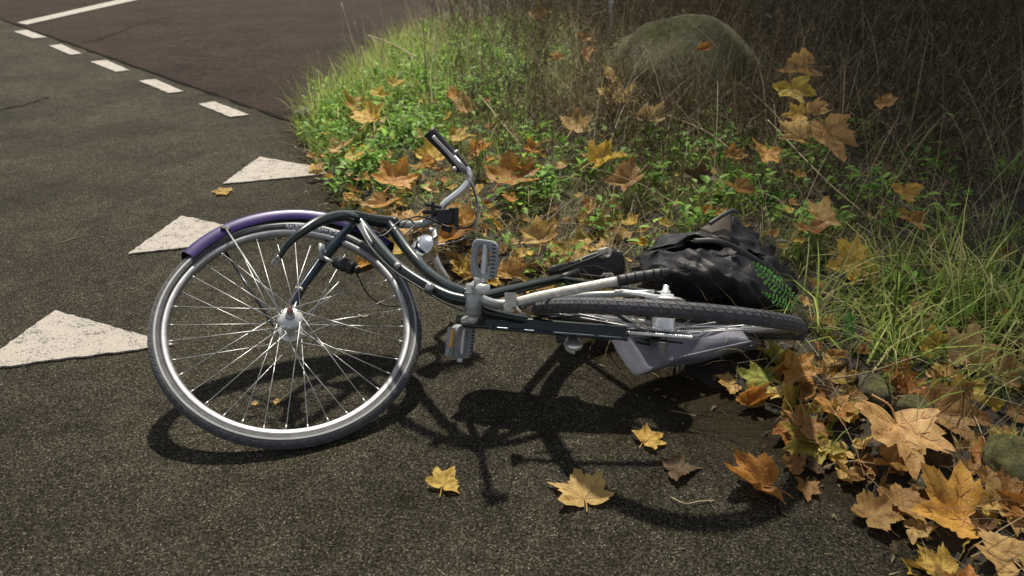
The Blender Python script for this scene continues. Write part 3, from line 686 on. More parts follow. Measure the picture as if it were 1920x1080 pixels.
bk = mk('basket_bracket', *join(box_vf(P(836, 407, 2.33), RIGHT, UP, FWD, .05, .044, .045), box_vf(P(812, 386, 2.33), RIGHT*.98+UP*-.2, UP, FWD, .05, .010, .022), box_vf(P(806, 398, 2.33), RIGHT, UP, FWD, .045, .011, .022), box_vf(P(812, 392, 2.33), RIGHT, UP, FWD, .011, .045, .022),
        box_vf(P(856, 408, 2.315), RIGHT, UP, FWD, .012, .060, .03), box_vf(P(851, 392, 2.31), RIGHT, UP, FWD, .03, .008, .02), tube_vf([P(829, 426, 2.33), P(846, 432, 2.32)], .009, 10)), M['black'], bike, smooth=False); bevel(bk, .003, 2)
tube('brake_cable', [P(880, 334, 2.29), P(886, 352, 2.29), P(894, 378, 2.29), P(896, 402, 2.29), P(888, 420, 2.29), P(870, 428, 2.29), P(840, 425, 2.30), P(810, 412, 2.31), P(784, 406, 2.28), P(765, 412, 2.24), P(752, 428, 2.22)], .0024, M['black'], bike, 8)
tube('brake_cable', [P(880, 336, 2.285), P(889, 352, 2.28), P(896, 380, 2.275), P(895, 408, 2.28), P(886, 430, 2.29), P(868, 448, 2.30), P(840, 456, 2.30), P(815, 460, 2.28)], .0021, M['alu'], bike, 8)
tube('brake_cable', [P(752, 446, 2.2), P(770, 430, 2.23), P(776, 420, 2.25), P(764, 410, 2.24), P(745, 418, 2.21), P(722, 440, 2.17), P(700, 444, 2.15)], .0024, M['black'], bike, 8)
lamp_ax = (P(780, 450, 2.18)-P(806, 474, 2.24)).normalized(); lamp_c = P(798, 466, 2.22)
lm = lathe('headlamp', lamp_c, lamp_ax, [(-.046, 0), (-.044, .010), (-.034, .020), (-.018, .0285), (0, .0325), (.012, .033), (.014, .035), (.019, .035), (.019, .031)], M['mirror'], bike, 40)
lathe('lens', lamp_c, lamp_ax, [(.018, .032), (.024, .024), (.027, .012), (.028, 0)], M['mirror'], lm, 32)
mk('lamp_bracket', *join(tube_vf([P(812, 426, 2.33), P(815, 446, 2.28), P(806, 452, 2.25)], [.010, .012, .008], 10, flat=.5), box_vf(P(808, 432, 2.31), RIGHT, UP, FWD, .022, .014, .014)), M['alu'], lm)

# saddle: nose to the left, underside towards the camera, coil springs below it
sa0, sa1 = P(1028, 512, 2.42), P(1168, 492, 2.50); sx_ = (sa1-sa0).normalized(); sl_ = (UP-sx_*UP.dot(sx_)).normalized(); sn_ = sx_.cross(sl_).normalized()
if sn_.dot(FWD) < 0: sn_ = -sn_
V, F = [], []; nu, nv = 14, 16
for i in range(nu):
    t = i/(nu-1); wd = np.interp(t, [0, .08, .35, .65, .9, 1], [.012, .022, .026, .045, .05, .035]); hh = np.interp(t, [0, .15, .6, 1], [.02, .03, .03, .045])
    for k in range(nv):
        a = 2*math.pi*k/nv; V.append(sa0+sx_*(t*.26)+sl_*math.cos(a)*wd+sn_*(math.sin(a)*hh*(1 if math.sin(a) > 0 else .35)+.02*math.sin(t*3.1)))
for i in range(nu-1):
    for k in range(nv): F.append((i*nv+k, i*nv+(k+1) % nv, (i+1)*nv+(k+1) % nv, (i+1)*nv+k))
F += [tuple(range(nv)), tuple((nu-1)*nv+k for k in range(nv))[::-1]]
sd = mk('saddle', V, F, M['vinyl'], bike)
for s in (-1, 1):
    c0 = sa0+sx_*.18+sl_*s*.04-sn_*.012
    hp = [c0+(sl_*math.cos(t*2*math.pi)+sx_*math.sin(t*2*math.pi))*.014-sn_*(t*.011) for t in np.linspace(0, 5, 60)]
    mk('coil_spring', *tube_vf(hp, .0026, 6), M['stand'], sd)
    tube('rail', [sa0+sx_*.03, sa0+sx_*.1+sl_*s*.02-sn_*.04, c0-sn_*.05], .0035, M['black'], sd, 8)
tube('seat_post', [SC, P(1085, 510, 2.44)], .0125, M['black'], bike, 12)
# chrome bell on its strap below the chain case
bl = lathe('bell', P(1076, 645, 1.98), UP*.8-FWD*.4, [(-.010, .012), (-.009, .022), (-.002, .0245), (.006, .021), (.011, .012), (.013, .006), (.013, 0)], M['chrome'], bike, 32)
mk('bell_strap', *join(tube_vf(catmull([P(1058, 640, 1.98), P(1064, 655, 1.97), P(1078, 662, 1.965)], 5), .005, 8, flat=.4), tube_vf([P(1066, 628, 1.99), P(1060, 642, 1.98)], .004, 8)), M['stand'], bl)
bevel(mk('lock_body', *box_vf(P(1062, 632, 2.0), RIGHT, UP, FWD, .055, .03, .03), M['black'], bike, smooth=False), .005)
# luggage rack behind the mudguard
for s in (-.055, .055): tube('rack_rail', [B(.18, s, -.38), B(-.02, s, -.395), B(-.26, s, -.39)], .005, M['dark'], bike, 8)
for s in (-.06, .06): tube('rack_strut', [B(-.01, s, -.02), B(-.05, s, -.39)], .004, M['dark'], bike, 8)

# ------------------------------------------------------------------ pannier bags
P = P_raw
def sheet(name, pts, mat, parent=None, sub=3, noise=.006, seed=1, thick=.004):
    """grid of control points -> cloth with folds"""
    rows, cols_ = len(pts), len(pts[0])
    P_ = np.array([[tuple(q) for q in r] for r in pts], float)
    def up(A, n):
        # catmull along axis 0
        out = []
        B_ = np.concatenate([2*A[:1]-A[1:2], A, 2*A[-1:]-A[-2:-1]])
        for i in range(1, len(B_)-2):
            a, b, c, d = B_[i-1], B_[i], B_[i+1], B_[i+2]
            for k in range(n):
                t = k/n; out.append(.5*(2*b+(c-a)*t+(2*a-5*b+4*c-d)*t*t+(3*b-a-3*c+d)*t**3))
        out.append(B_[-2]); return np.array(out)
    Q = up(P_, sub); Q = up(Q.transpose(1, 0, 2), sub).transpose(1, 0, 2)
    r, c, _ = Q.shape; X = Q[..., 0]*24; Y = Q[..., 1]*24+Q[..., 2]*18
    ridge = lambda q: (1-np.abs(np.sin(q)))**3
    if noise > .003: Q[..., 2] += noise*1.6*(ridge(X*.55+Y*.5+seed+.5*np.sin(X*.4))+.8*ridge(X*.3-Y*.75+seed*2+.6*np.sin(Y*.5))+.5*ridge(X*1.1-Y*.4+seed))
    dz = noise*.45*(np.sin(X*1.1+Y*.7+seed)+.8*np.sin(X*2.2-Y*1.9+seed*2)+.7*np.abs(np.sin(X*1.3+Y*2.7+seed*3))+.4*np.sin(X*5+Y*4.1))
    Q[..., 2] += dz; Q[..., 1] -= dz*.6
    i, j = np.meshgrid(np.arange(c-1), np.arange(r-1)); a = (j*c+i).ravel(); F = np.stack([a, a+1, a+1+c, a+c], 1)
    o = mk(name, Q.reshape(-1, 3), F.tolist(), mat, parent)
    if thick:
        m = o.modifiers.new('solid', 'SOLIDIFY'); m.thickness = thick; m.offset = -1
    return o
# the grey bag under the bike: closed box with a lid panel, rounded corners
gb = empty('pannier_bag', G(1260, 700)); tag(gb, 'slate grey canvas pannier bag lying under the chain and rear axle', 'bag')
c_tl, c_tr, c_br, c_bl = P(1172, 620, 2.0), P(1432, 612, 2.22), P(1420, 640, 2.15), P(1216, 686, 2.03)
lo = [P(1122, 630, 2.06), P(1440, 625, 2.36), P(1412, 660, 2.22), P(1181, 712, 2.14)]
hi = [c_tl, c_tr, c_br, c_bl]
cen = sum(hi, Vector())/4
def ringpts(c4, n=6, pull=.0):
    out = []
    for i in range(4):
        a, b = c4[i], c4[(i+1) % 4]
        for k in range(n):
            out.append(a.lerp(b, k/n))
    return out
R0 = ringpts(hi); R1 = ringpts([p+(p-cen)*.02-Vector((0, 0, .012)) for p in hi]); R2 = ringpts([h.lerp(l, .55)+(h-cen)*.03 for h, l in zip(hi, lo)]); R3 = ringpts(lo)
V = [cen+Vector((0, 0, .012))]+[cen.lerp(p, .55)+Vector((0, 0, .010)) for p in R0]+[cen.lerp(p, .93)+Vector((0, 0, .002)) for p in R0]+R0+R1+R2+R3
n = len(R0); F = [(0, 1+k, 1+(k+1) % n) for k in range(n)]; mi = [0]*n
for r in range(5):
    for k in range(n):
        F.append((1+r*n+k, 1+(r+1)*n+k, 1+(r+1)*n+(k+1) % n, 1+r*n+(k+1) % n))
        mi.append(1 if (k//6 == 3 and r >= 2) else 0)
F.append(tuple(1+5*n+k for k in range(n))[::-1]); mi.append(0)
V = [Vector(p)+Vector((.004*math.sin(p.y*40+1), .006*math.sin(p.x*31), .007*math.sin(p.x*27+p.y*19)+.004*math.sin(p.x*61))) for p in V]
bo = mk('bag_body', V, F, [M['bag'], M['bag_pale']], gb, mi=mi)
s_ = bo.modifiers.new('sub', 'SUBSURF'); s_.levels = 2; s_.render_levels = 2
rim_pts = [cen.lerp(p, .985)+Vector((0, 0, .004)) for p in R0]
tube('piping', rim_pts+[rim_pts[0]], .003, M['bag'], gb, 8, 3)
mk('snap_button', *lathe_vf(P(1258, 672, 2.0), Vector((0, -.5, .86)), [(0, .007), (.003, .006), (.004, 0)], 16), M['lug'], gb)
# the black bag behind the rear wheel: slumped body, raised flap, buckle
bb = empty('pannier_bag', TG(1340, 545)); tag(bb, 'crumpled black nylon pannier bag heaped behind the rear wheel', 'bag')
grid_px = [[(1190, 494, 2.55), (1235, 459, 2.62), (1300, 454, 2.66), (1360, 452, 2.68), (1420, 460, 2.70), (1476, 492, 2.72)],
           [(1198, 497, 2.46), (1245, 477, 2.46), (1300, 469, 2.47), (1365, 468, 2.49), (1425, 479, 2.54), (1484, 511, 2.62)],
           [(1205, 503, 2.38), (1258, 483, 2.36), (1310, 473, 2.34), (1370, 481, 2.35), (1425, 496, 2.40), (1490, 531, 2.52)],
           [(1203, 506, 2.32), (1255, 498, 2.27), (1310, 496, 2.24), (1368, 510, 2.24), (1420, 526, 2.29), (1484, 558, 2.42)],
           [(1212, 515, 2.30), (1260, 520, 2.24), (1312, 528, 2.21), (1370, 542, 2.20), (1425, 560, 2.25), (1480, 585, 2.36)],
           [(1215, 545, 2.36), (1260, 555, 2.32), (1310, 565, 2.29), (1370, 575, 2.28), (1430, 590, 2.31), (1478, 605, 2.38)]]
sheet('bag_body', [[P(*q) for q in r] for r in grid_px], M['nylon'], bb, 11, .010, 1.0)
flap_px = [[(1240, 446, 2.56), (1285, 442, 2.56), (1330, 434, 2.56), (1372, 414, 2.56), (1420, 450, 2.6)],
           [(1225, 465, 2.46), (1280, 456, 2.44), (1325, 450, 2.44), (1372, 454, 2.46), (1425, 470, 2.52)],
           [(1212, 480, 2.40), (1262, 462, 2.37), (1320, 452, 2.36), (1378, 466, 2.38), (1432, 484, 2.45)]]
sheet('bag_flap', [[P(*q) for q in r] for r in flap_px], M['nylon'], bb, 11, .009, 2.3)
lin_px = [[(1312, 430, 2.42), (1345, 413, 2.44), (1372, 394, 2.47)], [(1318, 433, 2.41), (1350, 428, 2.42), (1371, 428, 2.44)], [(1340, 440, 2.40), (1358, 450, 2.405), (1372, 456, 2.42)]]
sheet('flap_lining', [[P(*q) for q in r] for r in lin_px], M['nylon_brown'], bb, 4, .001, 3.1, .003)
tube('flap_strap', [P(1330, 420, 2.40), P(1355, 404, 2.42), P(1376, 394, 2.44), P(1384, 400, 2.45)], .007, M['black'], bb, 8, flat=.35)
bevel(mk('buckle', *box_vf(P(1378, 452, 2.30), RIGHT*.9-UP*.45, UP, FWD, .030, .016, .012), M['dark'], bb, smooth=False), .002)
tube('strap', [P(1300, 452, 2.33), P(1345, 452, 2.31), P(1390, 470, 2.32), P(1440, 502, 2.38)], .009, M['black'], bb, 8, flat=.25)

# ------------------------------------------------------------------ stones
def rock(name, c, sx, sy, sz, mat, seed, sub=4, rough=.16, rotz=0.0, detail=.05):
    import bmesh
    bm = bmesh.new(); bmesh.ops.create_icosphere(bm, subdivisions=sub, radius=1.0)
    V = np.array([v.co[:] for v in bm.verts]); F = [[v.index for v in f.verts] for f in bm.faces]; bm.free()
    rs = np.random.default_rng(seed); k = rs.normal(size=(9, 3))*1.6; ph = rs.uniform(0, 6.28, 9)
    r = 1+rough*sum(np.sin(V@k[i]+ph[i]) for i in range(9))/2.5
    k2 = rs.normal(size=(8, 3))*7; r += detail*sum(np.sin(V@k2[i]+ph[i]) for i in range(8))/3
    for pl in rs.normal(size=(7, 3)):                     # broken facets
        pl /= np.linalg.norm(pl); dd = V@pl; r = np.where(dd*r > .86, .86/np.maximum(dd, .2)*(.9)+r*.1, r)
    V = V*r[:, None]*[sx, sy, sz]; ca, sa = math.cos(rotz), math.sin(rotz)
    V = np.stack([V[:, 0]*ca-V[:, 1]*sa, V[:, 0]*sa+V[:, 1]*ca, V[:, 2]], 1)+np.array(c)
    return mk(name, V, F, mat)
bp_ = TG(1300, 225); BOUL = bp_
tag(rock('boulder', bp_+Vector((.02, .42, .06)), .54, .46, .40, M['boulder'], 11, 5, .12, detail=.045), 'large rounded mossy boulder among the dead weeds', 'boulder')
for (px, py, s, mat, sd_, lab) in ((1715, 775, .055, 'stone', 3, 'grey stone between the big tan leaf and the grass tussock'), (1893, 880, .075, 'stone', 4, 'large grey stone at the right edge of the photograph'),
        (1730, 905, .03, 'stone', 5, 'small flat grey stone under the big tan leaf'), (574, 222, .07, 'flint', 6, 'pale rounded stone at the tip of the grass verge'), (1640, 745, .06, 'stone', 8, 'mossy stone among the leaves below the grass tussock'),
        (600, 287, .016, 'flint', 9, 'small white pebble at the left edge of the verge'), (1423, 760, .008, 'flint', 10, 'tiny white pebble near the yellow-green leaf')):
    p = TG(px, py); tag(rock('stone', p+Vector((0, 0, s*.3)), s, s*.8, s*.62, M[mat], sd_, 3, .14, sd_*1.0), lab, 'stone')

# ------------------------------------------------------------------ fallen plane leaves
HALF = [(0, 1.0), (7, .84), (10, .86), (15, .66), (18, .69), (24, .60), (29, .57), (34, .66), (37, .66), (43, .80), (45, .77), (50, .93), (56, .74), (59, .75), (66, .63), (70, .64), (78, .54), (84, .52), (90, .60), (95, .60), (103, .72), (109, .72), (116, .58), (120, .58), (135, .46), (150, .40), (166, .28), (180, .10)]
def leaf_mesh(seed, bend=.5, fold=.3, rag=.06):
    rs = np.random.default_rng(seed); jit = rs.normal(0, rag, len(HALF)*2)
    th, rr = [], []
    for k, (a, r) in enumerate(HALF[::-1]): th.append(-a); rr.append(r*(1+jit[k]))
    for k, (a, r) in enumerate(HALF[1:-1]): th.append(a); rr.append(r*(1+jit[len(HALF)+k]))
    # one lobe often torn or shrunk
    th = np.radians(np.array(th)); rr = np.array(rr)
    if rs.random() < .5:
        t0 = math.radians(rs.choice([-50, 50, -105, 105])); rr *= 1-.35*np.exp(-((th-t0)/.25)**2)
    n = len(th); rings = [0, .2, .4, .58, .74, .88, 1.0]; ph = rs.uniform(0, 6.28, 6); ba = rs.uniform(0, math.pi); bsgn = 1
    f1, f2 = rs.uniform(2, 4), rs.uniform(4, 7)
    def surf(x, y):
        r = np.hypot(x, y); t = np.arctan2(y, x)
        z = fold*np.abs(y)*.55 + .07*np.sin(f1*x*1.6+ph[0])*np.cos(f1*y*1.9+ph[1]) + .10*r**2*np.sin(3*t+ph[2])+.05*r*r*np.sin(5*t+ph[3])+.022*np.sin(f2*3*x+ph[4])*np.sin(f2*2.5*y+ph[5])
        # lobes arch between their veins
        for va in np.radians([0, 50, -50, 105, -105]):
            ca, sa = math.cos(va), math.sin(va); al = x*ca+y*sa; pe = np.abs(-x*sa+y*ca); z = z-np.where(al > 0, .045*np.exp(-(pe/.07)**2)*np.clip(al*3, 0, 1), 0)
        # roll about an axis
        ca, sa = math.cos(ba), math.sin(ba); s = x*ca+y*sa; q = -x*sa+y*ca
        k = bend*1.5; ang = s*k
        s2 = np.sin(ang)/k if abs(k) > 1e-3 else s; dz = (1-np.cos(ang))/k if abs(k) > 1e-3 else 0*s
        return s2*ca-q*sa-np.sin(ang)*z*ca*.6, s2*sa+q*ca-np.sin(ang)*z*sa*.6, z*np.cos(ang)*.9+dz
    V = [(0., 0.)]; 
    for s in rings[1:]:
        for k in range(n): V.append((rr[k]*s*math.cos(th[k]), rr[k]*s*math.sin(th[k])))
    V = np.array(V); X, Y, Z = surf(V[:, 0], V[:, 1]); VV = np.stack([X, Y, Z], 1).tolist()
    F = [(0, 1+k, 1+k+1) for k in range(n-1)]
    for r in range(len(rings)-2):
        for k in range(n-1): F.append((1+r*n+k, 1+(r+1)*n+k, 1+(r+1)*n+k+1, 1+r*n+k+1))
    mi = [0]*len(F)
    # veins: thin raised ridges following the surface on both sides
    def vein(pl, w0):
        nonlocal VV, F, mi
        q = np.array(pl); d = np.gradient(q, axis=0); d /= np.linalg.norm(d, axis=1)[:, None]+1e-9; nn = np.stack([-d[:, 1], d[:, 0]], 1)
        m = len(q); ww = np.linspace(w0, w0*.25, m)
        base = len(VV)
        for s, lift in ((-1, 0), (0, .014), (1, 0), (0, -.014)):
            a = q+nn*(ww*s)[:, None]; x, y, z = surf(a[:, 0], a[:, 1]); VV += np.stack([x, y, z+lift*ww/w0+0.002*(1 if lift >= 0 else -1)], 1).tolist()
        for s in range(4):
            for k in range(m-1): F.append((base+s*m+k, base+((s+1) % 4)*m+k, base+((s+1) % 4)*m+k+1, base+s*m+k+1)); mi.append(1)
    for va, L in ((0, .95), (50, .88), (-50, .88), (105, .60), (-105, .60)):
        a = math.radians(va); t = np.linspace(0, L*np.interp(a, np.sort(th), rr[np.argsort(th)])/max([h[1] for h in HALF if h[0] == abs(va)] or [.65])*.97, 8)
        vein(np.stack([t*math.cos(a), t*math.sin(a)], 1), .016)
        for fr_ in (.4, .62):
            for s in (-1, 1):
                b = a+s*.7; p0 = np.array([math.cos(a), math.sin(a)])*t[-1]*fr_; tt = np.linspace(0, .2*t[-1], 4)
                vein(p0+np.stack([tt*math.cos(b), tt*math.sin(b)], 1), .008)
    me = bpy.data.meshes.new('leaf_blade'); me.from_pydata(VV, [], F); me.polygons.foreach_set('use_smooth', [True]*len(F)); me.polygons.foreach_set('material_index', mi)
    me.materials.append(M['leaf']); me.materials.append(M['vein']); me.update()
    # petiole
    L = rs.uniform(.45, .8); kx = rs.uniform(-.3, .3)
    x0, y0, z0 = surf(np.array([0.]), np.array([0.]))
    pv, pf = tube_vf(catmull([(x0[0], y0[0], z0[0]), (-L*.5, kx*.3, .05+rs.uniform(-.05, .08)), (-L, kx, rs.uniform(-.05, .12))], 5), [.018, .014, .022], 6)
    ms = bpy.data.meshes.new('leaf_stalk'); ms.from_pydata([tuple(p) for p in pv], [], pf); ms.materials.append(M['vein']); ms.update()
    zmin = min(v[2] for v in VV)
    return me, ms, zmin
LIB = {}
def get_leaf(kind, k):
    key = (kind, k)
    if key not in LIB:
        b, f = {'flat': (.25, .18), 'mid': (.6, .35), 'curl': (1.15, .7), 'roll': (1.9, .9)}[kind]
        LIB[key] = leaf_mesh(100+k*7+{'flat': 0, 'mid': 1000, 'curl': 2000, 'roll': 3000}[kind], b, f)
    return LIB[key]
COLS = {'tan': (.54, .36, .145), 'orange': (.54, .29, .07), 'brown': (.35, .20, .07), 'yellow': (.62, .45, .09), 'olive': (.37, .32, .07), 'ochre': (.57, .39, .09), 'pale': (.58, .42, .21), 'dark': (.10, .066, .032), 'lime': (.36, .40, .08), 'rust': (.42, .19, .045)}
ANCHORS = [('front wheel', 790, 620), ('dynamo', 640, 490), ('fork crown', 664, 407), ('farthest painted triangle', 600, 320), ('pale verge stone', 574, 222), ('tall leaning dry stalk', 690, 165), ('bright yellow leaf', 690, 225),
  ('bright orange leaf', 742, 345), ('handlebar grip', 806, 250), ('upright tan leaf', 868, 190), ('chrome handlebar bend', 880, 338), ('headlamp', 798, 466), ('grey pedal', 909, 486), ('bottom bracket', 888, 560), ('kickstand clamp', 957, 562),
  ('broad orange-brown leaf', 962, 340), ('nettle-like seedling', 1022, 385), ('olive leaf by the saddle', 1090, 455), ('saddle', 1090, 500), ('brown crumpled leaf', 1168, 347), ('pinkish pale leaf', 1223, 228), ('bright yellow star-shaped leaf', 1158, 170), ('boulder', 1300, 110), ('black bag', 1340, 480),
  ('peaked bag flap', 1372, 395), ('upright feathery leaf', 1425, 300), ('hanging orange-tan leaf', 1568, 258), ('yellow leaf by the black bag', 1595, 488), ('dangling shrivelled leaf', 1700, 362), ('pale leaf in the tussock', 1738, 580), ('large pale tan leaf', 1820, 655),
  ('grass tussock', 1720, 500), ('rear wheel end', 1500, 615), ('grey bag', 1280, 660), ('yellow-green leaf', 1418, 722), ('curled orange leaf', 1482, 688), ('yellow upturned leaf', 1512, 748), ('olive-yellow ragged leaf', 1512, 852), ('folded rust-orange leaf', 1405, 918), ('biggest tan leaf', 1690, 855),
  ('mossy stone', 1640, 745), ('long yellow folded leaf', 1826, 752), ('stone at the right edge', 1893, 880), ('lower right orange leaf', 1785, 965), ('bottom right tan leaf', 1880, 1040), ('toothed rosette', 1885, 345)]
COLWORD = {'lime': 'yellow-green', 'rust': 'rusty', 'dark': 'dark brown', 'pale': 'pale tan'}
USED = {}
def leaf_label(p, size, kind, colr):
    x, y, _ = pix(p); best = sorted(ANCHORS, key=lambda a: math.hypot(a[1]-x, a[2]-y))[:3]
    for nm, ax_, ay_ in best:
        dx, dy = x-ax_, y-ay_; r = math.hypot(dx, dy); v = '' if abs(dy) < .4*r else ('above' if dy < 0 else 'below'); h = '' if abs(dx) < .4*r else ('left' if dx < 0 else 'right')
        how = 'right on' if r < 14 else ('close ' if r < 55 else '')+(v if not h else (h+' of' if not v else v+' and '+h+' of'))
        lab = ('small' if size < .034 else 'mid-sized' if size < .055 else 'large')+' '+COLWORD.get(colr, colr)+' '+{'flat': 'flat', 'mid': 'wavy', 'curl': 'curled', 'roll': 'rolled-up'}[kind]+' leaf '+how+' the '+nm
        if lab not in USED: break
    USED[lab] = 1; return lab
def put_leaf(p, size, rot, tilt, kind, k, colr, label, group=None, roll=0.0, flip=False, stalk=True, lift=0.0):
    me, ms, zmin = get_leaf(kind, k)
    if group and 'litter' in group or group and 'bank' in group: label = leaf_label(p, size, kind, colr)
    o = bpy.data.objects.new('fallen_leaf', me); col.objects.link(o); s = size
    Mx = Matrix.Rotation(math.radians(tilt), 4, 'X') @ Matrix.Rotation(math.radians(roll), 4, 'Y') @ Matrix.Rotation(math.radians(rot), 4, 'Z')
    if flip: Mx = Mx @ Matrix.Rotation(math.pi, 4, 'X')
    # centre the blade on p and rest its lowest point there
    cs = np.array([v.co[:] for v in me.vertices]); R = np.array(Mx.to_3x3()); w_ = cs@R.T*s; c = (w_.min(0)+w_.max(0))/2
    o.rotation_euler = Mx.to_euler(); o.scale = (s, s, s)
    low = w_[:, 2].min() if abs(tilt) < 25 else c[2]-.25*(w_[:, 2].max()-w_[:, 2].min())
    o.location = (p.x-c[0], p.y-c[1], p.z-low+.002+lift)
    if abs(tilt) >= 25: o.location = (p.x-c[0], p.y-c[1], p.z-c[2]+lift)
    h = random.uniform(.8, 1.2); cc_ = COLS[colr]; o.color = (cc_[0]*h, cc_[1]*h*random.uniform(.94, 1.06), cc_[2]*h, 1)
    tag(o, label, 'leaf', group)
    if stalk:
        t = bpy.data.objects.new('leaf_stalk', ms); col.objects.link(t); t.parent = o; t.color = o.color
    return o
